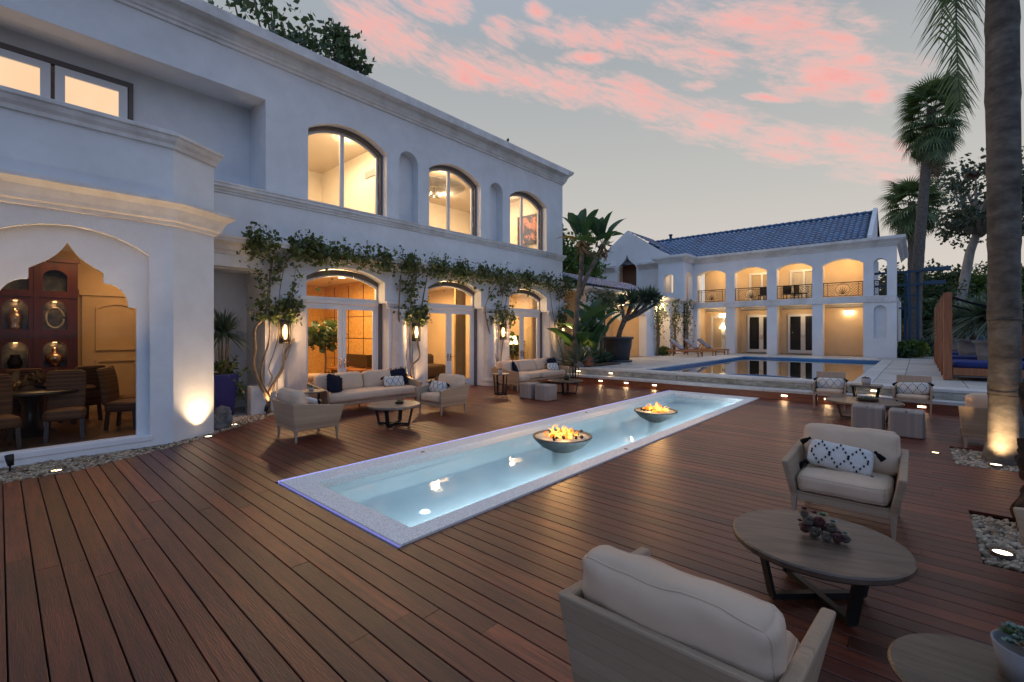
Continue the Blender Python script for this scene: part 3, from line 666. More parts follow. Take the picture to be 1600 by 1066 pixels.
# upper windows
def shp(l): return l
for wi,(a,c) in enumerate(UW):
    o1 = arch(a,c,5.17,7.02,7.40,18); i1 = ring_offset(o1,.075)
    wn = hp(slab(MB(), FX(-11.72), [(p[0],p[1]) for p in o1], [i1], .16), 'window', 'taupe')
    o2 = ring_offset(o1,.05); i2 = ring_offset(o1,.135); f = slab(MB(), FX(-11.84), o2, [i2], .07)
    m = (a+c)/2-.06; f.box(-11.90,-11.83,m-.055,m-.005,5.25,7.30); f.box(-11.90,-11.83,m+.005,m+.055,5.25,7.30)
    for hz in (5.6,6.2,6.75): f.box(-11.85,-11.82,c-.10,c-.07,hz,hz+.12)
    f.build('frame', 'window_paint', wn)
    for (u0,u1) in ((a+.1,m-.03),(m+.03,c-.1)):
        g = MB(); pts = [p for p in ring_offset(o1,.10)]; zz = [5.22]
        def ztop(u):
            up = [p for p in pts if p[1] > 6]; up.sort()
            for p,q in zip(up,up[1:]):
                if p[0] <= u <= q[0]: return p[1]+(q[1]-p[1])*(u-p[0])/(q[0]-p[0])
            return up[0][1] if u < up[0][0] else up[-1][1]
        us = np.linspace(u0,u1,8); poly = [(u0,5.22),(u1,5.22)]+[(u,ztop(u)) for u in us[::-1]]
        slab(g, FX(-11.875), poly, [], .004); g.build('pane', 'glass', wn)
    # room behind
    x1 = -17.0
    r = MB(); y0, y1 = [(4.5,8.2),(8.3,12.0),(12.0,15.85)][wi]
    r.box(x1-.1,x1,y0,y1,4.95,7.95)
    if wi < 2: r.box(x1,-11.93,y0-.05,y0,4.95,7.95)
    if wi != 1: r.box(x1,-11.93,y1,y1+.04,4.95,7.95)
    hp(r, 'room_wall', 'upper_inner')
    hp(MB().box(x1,-11.93,y0,y1,7.9,7.95), 'room_ceiling', 'ceiling_paint'); hp(MB().box(x1,-11.93,y0,y1,4.95,5.0), 'room_floor', 'dark_floor')
    for (dx,dy) in ((-13.0,.9),(-13.2,2.7),(-15.4,.9)):
        q = MB(); q.lathe([(0,7.893),(.075,7.893),(.10,7.888),(.10,7.9)], 16, (dx,y0+dy,0)); hp(q, 'downlight', 'downlight'); lamp('POINT', (dx,y0+dy,7.72), 34, (1,.72,.42), .06, name='room_light')
    lamp('AREA', (-13.9,(y0+y1)/2,7.7), (140,150,120)[wi], (1,.74,.46), 2.2, tgt=(-13.9,(y0+y1)/2,0), name='room_light')
    lamp('POINT', (-13.2,(y0+y1)/2-.3,6.3), (12,12,10)[wi], (1,.72,.44), .3, name='room_light')
# things in the upper rooms
b = MB()
for k in range(26):
    r0 = .12+.045*k; b.lathe([(r0,7.88),(r0+.026,7.872),(r0+.03,7.89)], 40, (-15.0,12.0,0), smooth=False)
hp(b, 'ceiling_rose', 'pot_grey')
b = MB(); b.tube([(-15.0,12.0,7.88),(-15.0,12.0,7.5)],.012,6)
for k in range(5):
    a = k*2*pi/5; b.tube([(-15.0,12.0,7.5),(-15.0+.16*cos(a),12.0+.16*sin(a),7.44),(-15.0+.24*cos(a),12.0+.24*sin(a),7.52)],.009,5)
ch = b.build('chandelier', 'bronze'); tag(ch, 'small brass chandelier under the ceiling rose in the middle upper window', 'chandelier')
b = MB()
for k in range(5):
    a = k*2*pi/5; b.lathe([(0,.0),(.03,.0),(.035,.03),(.02,.08),(0,.09)],8,(-15.0+.24*cos(a),12.0+.24*sin(a),7.52))
b.build('bulb', 'pendant_glow', ch)
vt = MB().box(-13.9,-13.2,8.17,8.195,7.0,7.22).build('air_vent','pot_grey'); tag(vt,'small grey air vent on the wall inside the leftmost upper arched window','vent')
pt = MB().box(-13.65,-12.45,15.80,15.84,5.85,7.05); pt = pt.build('painting', 'painting'); tag(pt, 'bright abstract painting on the wall behind the rightmost upper arched window', 'painting')
b = MB(); slab(b, FY(15.775), [(-13.71,5.79),(-12.39,5.79),(-12.39,7.11),(-13.71,7.11)], [[(-13.64,5.86),(-12.46,5.86),(-12.46,7.04),(-13.64,7.04)]], .05); b.build('frame', 'dark_furniture', pt)
# doors
for di,(a,c) in enumerate(D):
    y0, y1 = a+.05, c+.02; m = (y0+y1)/2
    o1 = arch(y0-.10,y1+.10,0,3.20,3.50,18); i1 = ring_offset(o1,.10); i1 = [(p[0], 0.0 if p[1] < .2 else p[1]) for p in i1]
    cas = MB(); oo = [(y0-.10,0.0),(y0,0.0)]+[p for p in i1[2:]][::-1]+[(y1,0.0),(y1+.10,0.0)]+o1[2:]
    oo = [(y0-.13,0),(y0-.02,0)]+sorted([p for p in i1 if p[1] > 1], key=lambda p: p[0])+[(y1+.02,0),(y1+.13,0)]+[p for p in arch(y0-.13,y1+.13,0,3.22,3.53,18)[2:]]
    slab(cas, FX(-11.645), oo, [], .13)
    dr = hp(cas, 'french_door', 'taupe')
    o2 = arch(y0,y1,2.72,3.14,3.44,18); f = slab(MB(), FX(-11.68), o2, [ring_offset(o2,.07)], .08)
    f.box(-11.78,-11.66,y0,y1,2.62,2.715)
    f.box(-11.76,-11.68,y0,y0+.05,0,2.62); f.box(-11.76,-11.68,y1-.05,y1,0,2.62)
    f.build('frame', 'window_paint', dr)
    for (u0,u1,hs) in ((y0+.055,m-.005,1),(m+.005,y1-.055,-1)):
        lf = slab(MB(), FX(-11.69), [(u0,.02),(u1,.02),(u1,2.61),(u0,2.61)], [[(u0+.11,.26),(u1-.11,.26),(u1-.11,2.47),(u0+.11,2.47)]], .05); lf.build('door_leaf', 'window_paint', dr)
        g = MB().box(-11.722,-11.716,u0+.10,u1-.10,.25,2.48); g.build('pane', 'glass', dr)
        hy = u1-.055 if hs > 0 else u0+.055
        hd = MB().box(-11.69,-11.672,hy-.02,hy+.02,.90,1.14); hd.tube([(-11.675,hy,1.05),(-11.64,hy,1.05),(-11.635,hy-.03*hs,1.05),(-11.635,hy-.13*hs,1.05)],.009,6); hd.build('handle', 'silver', dr)
    g = MB(); slab(g, FX(-11.72), ring_offset(o2,.06), [], .005); g.build('pane', 'glass', dr)
# living rooms
def room(x0,x1,y0,y1,z1,wm,fl=True,name='room_wall'):
    r = MB(); r.box(x1-.1,x1,y0,y1,0,z1); r.box(x1,x0,y0-.05,y0-.002,0,z1); r.box(x1,x0,y1+.002,y1+.05,0,z1); hp(r, name, wm)
    hp(MB().box(x1,x0,y0,y1,z1,z1+.05), 'room_ceiling', 'ceiling_paint'); hp(MB().box(x1,x0,y0,y1,-.05,.0), 'room_floor', 'dark_floor')
room(-11.66,-16.9,4.4,8.25,3.58,'gold_wallpaper'); room(-11.66,-17.5,8.4,12.2,3.58,'inner_wall'); room(-11.66,-16.5,12.35,15.85,3.58,'inner_wall')
b = MB()
for z in (.9,1.65,2.4): b.box(-16.9,-12.4,8.235,8.249,z-.006,z+.006)
for x in (-16.1,-15.1,-14.1,-13.1): b.box(x-.006,x+.006,8.233,8.249,0,3.5)
hp(b, 'wall_panel_joint', 'dark_furniture')
for (x,y) in ((-12.5,5.6),(-13.6,7.2),(-12.6,9.4),(-12.9,10.6),(-14.2,10.0),(-12.4,13.2),(-12.9,14.6)):
    q = MB(); q.lathe([(0,3.575),(.07,3.575),(.095,3.57),(.095,3.582)], 16, (x,y,0)); hp(q, 'downlight', 'downlight')
for (x,y,e) in ((-13.6,6.3,150),(-14,10.3,125),(-13.6,14.1,105)): lamp('AREA', (x,y,3.45), e, (1,.62,.28), 1.8, tgt=(x,y,0), name='room_light')
for (x,y,e) in ((-12.2,6.0,75),(-12.2,9.8,75),(-12.2,13.6,60)): lamp('POINT', (x,y,3.1), e, (1,.70,.38), .15, name='room_light')
# furniture seen through the doors
def leafy(name, label, x, y, z0, zc, r, lf='tree_leaf', n=700, pot='pot_dark', size=.14, cat='potted plant'):
    t = thing(name, label, cat, (x,y,z0)); MB().lathe([(0,0),(.16,0),(.21,.38),(.19,.38),(.18,.33),(0,.33)],20).build('pot', pot, t)
    MB().tube([(0,0,.3),(.03,.02,zc*.6),(0,0,zc)],[.03,.025,.015],6).build('stem', 'bark', t)
    C = rng.normal(size=(n,3)); C /= np.linalg.norm(C,axis=1,keepdims=True); C *= (rng.random(n)**.4)[:,None]*np.array([r,r,r*.85]); C[:,2] += zc
    quads('foliage', leafquads(C, size, .6, .2), lf, t); return t
leafy('indoor_plant', 'bushy green plant indoors behind the left pane of the leftmost door', -13.0, 6.35, 0, 1.75, .52, n=350, size=.2)
leafy('indoor_plant', 'dark leafy tree added inside for foliage reflected in the rightmost french door, left pane', -13.3, 14.0, 0, 1.5, .75, n=900, size=.16)  # this tree and the next are added to imitate foliage reflected in the panes
leafy('indoor_plant', 'dark leafy tree added inside for foliage reflected in the rightmost french door, right pane', -13.6, 15.2, 0, 1.3, .6, n=600, size=.16)
t = thing('armchair', 'small cream chair with open wire base inside the leftmost door', 'chair', (-12.35,5.75,0))
soft_obj('seat', 'cushion', t, (0,0,.62), (.55,.5,.16), r=.07)
b = MB()
for k in range(14):
    a = 2*pi*k/14; b.tube([(.24*cos(a),.24*sin(a),.02),(.27*cos(a+.5),.27*sin(a+.5),.3),(.24*cos(a+1),.24*sin(a+1),.55)],.008,5)
b.build('wire_base', 'bronze', t)
t = thing('console_cabinet', 'low dark cabinet with a warm wooden top inside the leftmost door', 'cabinet', (-13.9,7.75,0)); MB().box(-.9,.9,-.3,.3,0,.62).build('body', 'dark_furniture', t, bevel=.01); MB().box(-1.0,1.0,-.42,.32,.62,.68).build('top', 'teak', t); MB().box(-.7,.7,.1,.3,.72,1.12).build('raised_back', 'dark_furniture', t)
for lx in (-.6,.6): MB().box(lx-.03,lx+.03,.1,.16,.68,.72).build('foot', 'dark_furniture', t)
t = thing('indoor_sofa', 'dark brown sofa in the room behind the middle french door', 'sofa', (-14.3,10.6,0)); soft_obj('seat', 'brown_sofa', t, (0,0,.35), (1.0,2.2,.5), r=.1); soft_obj('backrest', 'brown_sofa', t, (-.45,0,.65), (.3,2.2,.7), r=.1)
t = thing('wooden_armchair', 'honey wooden stool glowing inside the middle french door', 'stool', (-12.6,9.35,0)); MB().lathe([(.2,0),(.26,.2),(.28,.36),(.22,.42),(0,.42)],20).build('body', 'curtain', t); MB().lathe([(0,.42),(.24,.42),(.25,.46),(0,.46)],20).build('seat', 'teak', t)
for i,(x,y,lab) in enumerate(((-12.1,10.85,'amber curtain hanging inside the right pane of the middle french door'),(-12.1,15.1,'amber curtain hanging inside the rightmost french door'))):
    pts = [(x+.05*sin(k*1.1), y-.28+.56*k/28) for k in range(29)]; b = MB(); b.loft([(p[0],p[1],.02) for p in pts],[(p[0],p[1],3.4) for p in pts],False); b.loft([(p[0]-.01,p[1],3.4) for p in pts],[(p[0]-.01,p[1],.02) for p in pts],False)
    tag(b.build('curtain', 'curtain'), lab, 'curtain')
b = MB().box(-16.0,-15.95,10.2,11.0,1.2,2.2); pa = b.build('picture', 'painting'); 
pa.location = (-1.46,-.9,0); tag(pa, 'small framed picture on the wall behind the middle french door', 'picture')
t = thing('table_lamp', 'white-shaded table lamp glowing inside the rightmost french door', 'lamp', (-12.9,14.55,.0)); MB().lathe([(.14,0),(.02,.05),(.03,1.35),(0,1.36)],12).build('stand', 'bronze', t); MB().lathe([(.22,1.35),(.12,1.7),(.11,1.7),(.21,1.35)],20).build('shade', 'lamp_shade_glow', t)

# ---- bay
ar = arch(-.27,1.63,.19,3.09,3.42,24)
BAY = [(-11.6,-1.28),(-9.72,-1.28),(-9.3,-.58),(-9.3,1.94),(-9.72,2.64),(-11.6,2.64)]
hp(slab(MB(), FX(-9.3), [(-.58,0),(1.94,0),(1.94,4.95),(-.58,4.95)], [ar], .12), 'bay_wall', 'stucco')
b = MB(); sweep(b, [(-9.3,1.94),(-9.72,2.64),(-11.6,2.64)], [(-.12,0),(0,0),(0,4.95),(-.12,4.95)]); sweep(b, [(-11.6,-1.28),(-9.72,-1.28),(-9.3,-.58)], [(-.12,0),(0,0),(0,4.95),(-.12,4.95)]); hp(b, 'bay_wall', 'stucco')
cy = .68
def ogee():
    R_ = [(cy+.80,.19),(cy+.80,2.24),(cy+.70,2.25)]
    for k in range(8): a = pi/2*k/7; R_.append((cy+.42+.28*cos(a), 2.27+.34*sin(a)))
    R_ += [(cy+.40,2.62),(cy+.40,2.77)]
    for k in range(9): s_ = k/8; R_.append((cy+.40*(1-s_)+.0, 2.77+.42*(s_**1.9)*1.0+.10*sin(pi*s_)*(.8-s_)))
    Lf = [(2*cy-p[0],p[1]) for p in R_][::-1]
    return R_+Lf[1:] if abs(R_[-1][0]-cy) < 1e-6 else R_+Lf
og = ogee()
hp(slab(MB(), FX(-9.425), [(-.6,.0),(1.95,.0),(1.95,3.5),(-.6,3.5)], [og], .07), 'ogee_panel', 'stucco')
gl = hp(slab(MB(), FX(-9.505), [(-.3,.1),(1.7,.1),(1.7,3.3),(-.3,3.3)], [], .006), 'window_pane', 'glass')
hp(MB().box(-9.46,-9.285,-.30,1.66,.10,.185), 'window_sill', 'stucco', bevel=.008)
bc = [(0,3.62),(.05,3.63),(.06,3.68),(.11,3.70),(.13,3.76),(.19,3.87),(.27,3.93),(.31,3.945),(.31,4.00),(.0,4.06)]
hp(sweep(MB(), BAY, bc), 'bay_cornice', 'trim')
hp(sweep(MB(), BAY, [(-.16,4.90),(0,4.90),(.04,4.91),(.05,4.97),(.09,5.02),(.11,5.08),(.14,5.10),(.14,5.15),(.10,5.17),(-.16,5.17)]), 'parapet_coping', 'trim')
b = MB(); b.add([(-11.6,-1.2,4.2),(-9.8,-1.2,4.2),(-9.4,-.5,4.2),(-9.4,1.9,4.2),(-9.8,2.55,4.2),(-11.6,2.55,4.2)],[(0,1,2,3,4,5)]); hp(b, 'balcony_floor', 'entry_stone')
# dining room
b = MB(); b.box(-13.75,-13.6,-3.5,3.2,.1,3.6); b.box(-13.6,-9.8,-3.5,-3.4,.1,3.6); b.box(-13.6,-11.65,2.52,2.60,.1,3.6); hp(b, 'dining_wall', 'dining_wall')
b = MB(); b.add([(-13.6,-3.4,3.58),(-9.42,-3.4,3.58),(-9.42,1.9,3.58),(-9.85,2.5,3.58),(-13.6,2.5,3.58)],[(0,1,2,3,4)]); hp(b, 'dining_ceiling', 'ceiling_paint')
hp(MB().add([(-13.6,-3.4,.13),(-9.52,-3.4,.13),(-9.52,1.9,.13),(-9.86,2.5,.13),(-13.6,2.5,.13)],[(0,1,2,3,4)]), 'dining_floor', 'dark_floor')
b = MB(); b.box(-13.6,-13.55,1.20,1.30,.13,2.75); b.box(-13.6,-13.55,2.25,2.35,.13,2.75); b.box(-13.6,-13.52,1.15,2.40,2.66,2.78)
dr = hp(b, 'interior_door', 'dining_wall'); MB().box(-13.59,-13.56,1.30,2.25,.13,2.66).build('leaf', 'dining_wall', dr)
for (z0,z1,ac) in ((1.45,2.40,1),(.35,1.25,0)):
    lo = arch(1.42,2.13,z0,z1,z1+.12) if ac else [(1.42,z0),(2.13,z0),(2.13,z1),(1.42,z1)]
    slab(MB(), FX(-13.53), lo, [ring_offset(lo,.05)], .03).build('moulding', 'dining_wall', dr)
lamp('AREA', (-11.9,.9,3.5), 26, (1,.60,.28), 1.6, tgt=(-11.6,.4,0), name='room_light'); lamp('POINT', (-12.6,2.0,3.1), 14, (1,.62,.30), .1, name='room_light')
cab = thing('display_cabinet', 'tall red wooden display cabinet with arched lit niches in the dining room', 'cabinet', (-13,0,.13))
holes = []
cols_ = [(-1.30,-.95),(-.72,-.30),(.04,.39),(.585,.935)]
for (u0,u1) in cols_:
    for (z0,z1) in ((2.55,2.86),(1.78,2.24),(1.02,1.42)): holes.append(arch(u0,u1,z0,z1,z1+.12,8))
slab(MB(), lambda u,v,q: (-q,u,v), [(-1.5,0),(1.09,0),(1.09,3.2),(-1.5,3.2)], holes, .30).build('body', 'red_wood', cab)
MB().box(-.34,-.302,-1.5,1.09,0,3.2).build('back_panel', 'niche_back', cab)
b = MB()
for z in (2.42,1.66): b.box(0,.02,-1.5,1.09,z,z+.05)
b.box(0,.03,-1.5,1.1,.86,.92); b.box(0,.022,.46,.52,.92,3.2); b.box(0,.022,-.16,-.1,.92,3.2); b.box(0,.04,-1.5,1.12,3.14,3.22); b.build('trim', 'red_wood', cab)
for (u0,u1) in cols_[1:]:
    for z in (2.34,1.52):
        um = (u0+u1)/2; MB().lathe([(0,z),(.03,z),(.03,z-.006)],10,(-.13,um,0)).build('niche_lamp','niche_lamp',cab)
        lamp('POINT', (-13.12,um,z+.08), .9, (1,.50,.2), .02, name='niche_light')
def vase(name,label,y,z,prof,m='silver',cat='vase'):
    o = MB().lathe(prof,20).build(name, m); o.location = (-13.14,y,z); return tag(o,label,cat)
vase('silver_jar','lidded silver jar in the upper niche left of the necklace',.21,1.91,[(0,0),(.09,0),(.10,.05),(.08,.1),(.11,.18),(.11,.28),(.07,.33),(.08,.36),(.03,.40),(0,.42)])
vase('silver_urn','silver ribbed urn in the lower right lit niche',.76,1.15,[(0,0),(.05,0),(.06,.04),(.13,.12),(.14,.22),(.08,.28),(.04,.31),(.05,.36),(0,.40)])
vase('dark_vase','small dark vase in the lower niche left of the ribbed urn',.21,1.15,[(0,0),(.08,0),(.11,.12),(.06,.24),(.07,.27),(0,.27)],'dark_metal')
o = MB(); o.tube([(-.02+.02*sin(k),.13*cos(a),.19*sin(a)-.02*(sin(a)<0)) for k,a in enumerate(np.linspace(0,2*pi,30))],.022,8); o = o.build('necklace','pot_grey'); o.location = (-13.1,.76,2.15); tag(o,'pale beaded necklace ring displayed in the upper right lit niche','necklace')
# wicker chairs and table
def dining_chair(): 
    t = thing('wicker_chair', '', 'dining chair')
    soft_obj('seat', 'wicker', t, (0,0,.40), (.50,.50,.16), r=.05, wr=.002)
    vs, fs = soft(.48,.08,.66,r=.035,puff=.0,n=8,wr=.002); MB().add([Vector((v.x*(1+.04*v.z), v.y+.22+.09*((v.z+.33)/.66)**2+.02, v.z+.76)) for v in vs], fs, True).build('backrest', 'wicker', t)
    for sx in (-1,1):
        for sy in (-1,1): MB().bar((sx*.20,sy*.19,.34),(sx*.21,sy*.22,0),.05).build('leg', 'dark_furniture', t)
    return t
dc = dining_chair()
cs = [(-10.35,.72,1.45,'wicker dining chair with its back to the window, centre of the bay'),(-10.75,1.55,2.6,'wicker dining chair turned sideways nearest the potted palm'),(-12.1,1.05,-1.2,'wicker dining chair beyond the table in front of the panelled door'),(-11.9,.28,-1.5,'wicker dining chair beyond the table in front of the red cabinet'),(-10.05,-.05,1.75,'wicker dining chair cut by the left picture edge'),(-11.5,1.75,3.0,'wicker dining chair half hidden behind the sideways one')]
for i,(x,y,a,l) in enumerate(cs):
    o = dc if i == 0 else copy_tree(dc)
    o.location = (x,y,.13); o.rotation_euler = (0,0,a); o['label'] = l; o['group'] = 'wicker dining chairs around the dining table'
t = thing('dining_table', 'dark polished oval dining table inside the bay window', 'table', (-11.15,.35,.13)); MB().lathe([(0,.72),(.80,.72),(.82,.74),(.80,.77),(0,.77)],40).build('tabletop', 'dark_furniture', t); MB().lathe([(.35,0),(.3,.06),(.12,.12),(.10,.5),(.2,.72)],20).build('pedestal', 'dark_furniture', t)
C = rng.normal(size=(220,3))*np.array([.16,.22,.06])+np.array([0,0,.09]); o = thing('flower_bowl', 'low arrangement of dried leaves on the dining table', 'arrangement', (-11.15,.5,.90)); quads('dried_leaves', leafquads(C,.13), 'dead_frond', o); MB().lathe([(0,0),(.1,0),(.2,.06),(.19,.06),(0,.02)],20).build('bowl','dark_metal',o)
def spiky(parent, n, L, wd, m, c=(0,0,0), up=.35, seg=4, name='foliage', down=.4, rmin=.75):
    V = []
    for i in range(n):
        a = random.uniform(0,2*pi); e = random.uniform(-down,1.35) if up else 0; l = L*random.uniform(rmin,1.1)
        dirv = Vector((cos(a)*cos(e),sin(a)*cos(e),sin(e)+up*.2)).normalized(); side = dirv.cross(Vector((0,0,1))); side = side.normalized() if side.length > .01 else Vector((1,0,0))
        p = Vector(c); prev = None
        for k in range(seg+1):
            s_ = k/seg; q = Vector(c)+dirv*l*s_+Vector((0,0,-.28*l*s_*s_)); wv = side*wd*(1-s_**1.6)*.5*(1 if k else .6)
            cur = (q-wv, q+wv)
            if prev: V.append([prev[0],prev[1],cur[1],cur[0]])
            prev = cur
    return quads(name, np.array([[list(p) for p in q] for q in V]), m, parent, rnd=np.repeat(rng.random(n),seg))
t = thing('indoor_palm', 'feathery potted palm inside the bay at the right end of the window', 'potted palm', (-9.95,1.95,.13)); MB().lathe([(0,0),(.14,0),(.18,.34),(.16,.34),(0,.3)],18).build('pot','pot_dark',t)
for i in range(9): MB().tube([(0,0,.3),(.05*cos(i*.9),.05*sin(i*.9),1.0),(.12*cos(i*.9),.12*sin(i*.9),1.5)],.008,5).build('stem','bark',t)
spiky(t, 90, .42, .022, 'palm_leaf', (0,0,1.85), .2); spiky(t, 70, .40, .022, 'palm_leaf', (0,-.05,1.25), .2)

# wall lanterns
lt = thing('wall_lantern', '', 'lantern'); MB().box(-.0,.02,-.05,.05,-.16,.20).build('back_plate','dark_metal',lt); MB().box(.02,.10,-.02,.02,.20,.23).build('arm','dark_metal',lt)
b = MB()
for k in range(20):
    a = pi*k/10; 
    if k in (0,1,19): continue
    if k in (4,5,15,16): continue
    b.bar((.12+.115*cos(a),.115*sin(a),-.26),(.12+.115*cos(a),.115*sin(a),.26),.022,.008)
b.build('cage_bars','dark_metal',lt); MB().lathe([(.125,.245),(.125,.27),(.10,.27),(.10,.245)],24,(.12,0,0)).lathe([(.125,-.27),(.125,-.245),(.10,-.245),(.10,-.27)],24,(.12,0,0)).build('rim','dark_metal',lt)
MB().lathe([(.095,-.24),(.095,.24)],24,(.12,0,0)).build('glass','lantern_glass',lt); MB().lathe([(0,-.17),(.040,-.15),(.052,0),(.040,.15),(0,.17)],14,(.12,0,0)).build('bulb','bulb',lt)
for i,(y,l) in enumerate(((4.47,'black slatted wall lantern left of the leftmost french door, nearest the bay'),(8.22,'black slatted wall lantern between the leftmost and middle french doors'),(12.02,'black slatted wall lantern between the middle and rightmost french doors'),(15.72,'black slatted wall lantern at the far corner of the house by the banana plants'))):
    o = lt if i == 0 else copy_tree(lt)
    o.location = (-11.24,y,1.86); o['label'] = l; o['group'] = 'wall lanterns on the house'
    lamp('POINT', (-10.98,y,1.86), 42, (1,.58,.26), .05, name='lantern_light')
o = MB().tube([(0,-.06,0),(0,.06,0)],.045,10).box(-.12,0,-.012,.012,-.012,.012).build('security_camera','window_paint'); o.location = (-11.15,15.9,3.05); tag(o,'small white security camera under the ledge at the house corner','camera')
o = MB().box(-.30,.02,-.015,.015,-.015,.015).box(0,.03,-.015,.015,-.16,.015).build('bracket','window_paint'); o.location = (-12.2,4.05,3.02); tag(o,'small white bracket high in the entry recess','bracket')
b = MB(); b.lathe([(0,0),(.03,.01),(.05,.05),(.035,.09),(0,.1)],10).tube([(.02,0,.08),(.05,0,.13),(.09,0,.13)],[.02,.022,.003],8).tube([(-.04,0,.05),(-.13,0,.03)],[.02,.005],6); o = b.build('bird','dark_metal'); o.location = (-11.15,12.3,8.78); o.rotation_euler=(0,0,1.9); tag(o,'small dark bird perched on the roof edge of the house','bird')

# ================================================================== POOL HOUSE
PHX, PHY = -6.0, 31.0
P = thing('pool_house', 'two-storey pale pool house with blue tiled roof and lit balconies behind the pool', 'house', (PHX, PHY, .5))
def pp(mb, name, m, **k):
    o = mb.build(name, m, P, **k); o.location = (-PHX, -PHY, -.5); return o
BX = [(-11.03,-9.26),(-8.72,-6.89),(-6.37,-4.57),(-4.06,-2.24)]
b = MB(); out = [(-11.32,.5)]
for a,c in BX: out += [(a,.5),(a,3.45),(c,3.45),(c,.5)]
out += [(-.86,.5),(-.86,6.55),(-11.32,6.55)]
holes = [arch(a,c,3.82,5.62,5.92) for a,c in BX]+[arch(-1.80,-1.25,3.74,5.50,5.78,12),arch(-1.80,-1.26,1.54,3.02,3.29,12)]
pp(slab(MB(), FY(31.0), out, holes, .55), 'facade_wall', 'stucco_far')
pp(MB().box(-1.9,-1.15,31.2,31.3,1.4,3.4), 'niche_back', 'stucco_far')
b = MB(); b.box(-11.3,-2.0,33.2,33.35,.5,3.3); b.box(-11.3,-2.0,33.2,33.35,3.8,6.5); b.box(-2.15,-2.0,31.55,33.2,.5,6.5); b.box(-1.0,-.86,31.55,38,.5,6.5) if False else None
b.box(-2.0,-.86,33.2,33.35,.5,3.3); pp(b, 'inner_wall', 'inner_wall')
pp(MB().box(-11.3,-.86,31.0+.55,33.2,3.5,3.62).box(-11.3,-.86,30.93,31.0,3.46,3.80).box(-11.3,-.86,31.0,33.2,3.63,3.79), 'balcony_slab', 'trim')
pp(MB().box(-11.3,-.9,31.55,33.2,6.2,6.3), 'loggia_ceiling', 'ceiling_paint')
pp(MB().box(-11.3,-2.0,33.4,39,.5,6.5).box(-2.0,-.86,33.4,39,.5,3.79), 'rear_block', 'stucco_far')
b = MB()
for i in range(5):
    xm = (-11.3,-8.99,-6.63,-4.31,-2.05)[i]; b.box(xm-.07,xm+.07,31.55,33.2,.5,3.5)
pp(b, 'cross_wall', 'inner_wall')
for a,c in BX:
    pp(MB().box(a,c,30.985,31.04,3.64,3.82), 'balcony_fascia', 'trim')
pc = [(0,6.38),(.05,6.40),(.06,6.46),(.12,6.50),(.20,6.60),(.32,6.68),(.36,6.72),(.36,6.86),(0,6.90)]
pp(sweep(MB(), [(-18.8,31.0),(-17.1,31.0)], pc), 'cornice', 'trim')
pp(sweep(MB(), [(-15.25,31.0),(-13.0,31.0),(-13.0,29.3),(-11.3,29.3),(-11.3,31.0),(-.86,31.0),(-.86,39)], pc), 'cornice', 'trim')
# tower
b = MB(); slab(b, FY(29.3), [(-13.0,.5),(-11.3,.5),(-11.3,6.5),(-13.0,6.5)], [arch(-12.62,-11.92,3.95,5.45,5.68,12)], .3); pp(b, 'tower_wall', 'stucco_far')
b = MB(); slab(b, FX(-11.3), [(29.6,3.75),(31.0,3.75),(31.0,6.5),(29.6,6.5)], [arch(29.82,30.86,3.85,5.55,5.85,12)], .3); b.box(-13.0,-12.8,29.6,31,.5,6.5); pp(b, 'tower_wall', 'stucco_far')
pp(MB().box(-12.8,-11.6,31.3,31.4,3.8,6.5), 'tower_back', 'inner_wall')
tw = pp(MB().box(-12.42,-11.95,31.22,31.28,3.9,5.5), 'tower_door', 'window_paint')
MB().box(-12.36,-12.22,31.20,31.22,4.0,5.3).box(-12.15,-12.01,31.20,31.22,4.0,5.3).build('pane','dark_metal',tw)
pp(MB().box(-12.62,-11.92,29.32,29.36,3.95,4.45), 'tower_panel', 'stucco_far')
# gable wing
gz = 7.3; og2 = [(-16.95,3.6),(-15.42,3.6),(-15.42,6.60),(-15.55,6.80),(-15.80,7.0),(-16.05,7.25),(-16.19,7.62),(-16.33,7.25),(-16.58,7.0),(-16.83,6.80),(-16.95,6.60)]
pp(slab(MB(), FY(31.0), [(-18.9,.5),(-13.0,.5),(-13.0,7.3),(-13.35,7.45),(-16.19,9.36),(-18.95,7.3)], [og2], .3), 'gable_wall', 'stucco_far')
pp(MB().box(-17.0,-15.3,31.9,32.0,3.5,7.7).box(-16.95,-15.42,31.6,31.66,3.6,4.5), 'ogee_shutter', 'wood_door')
pp(MB().box(-19.0,-18.8,31.3,39,.5,7.0).box(-23,-18.9,35,39,.5,8.6), 'rear_wing', 'stucco_far')
pp(sweep(MB(), [(-23,34.9),(-18.95,34.9)], [(0,8.3),(.3,8.5),(.3,8.7),(0,8.75)]), 'rear_cornice', 'trim')
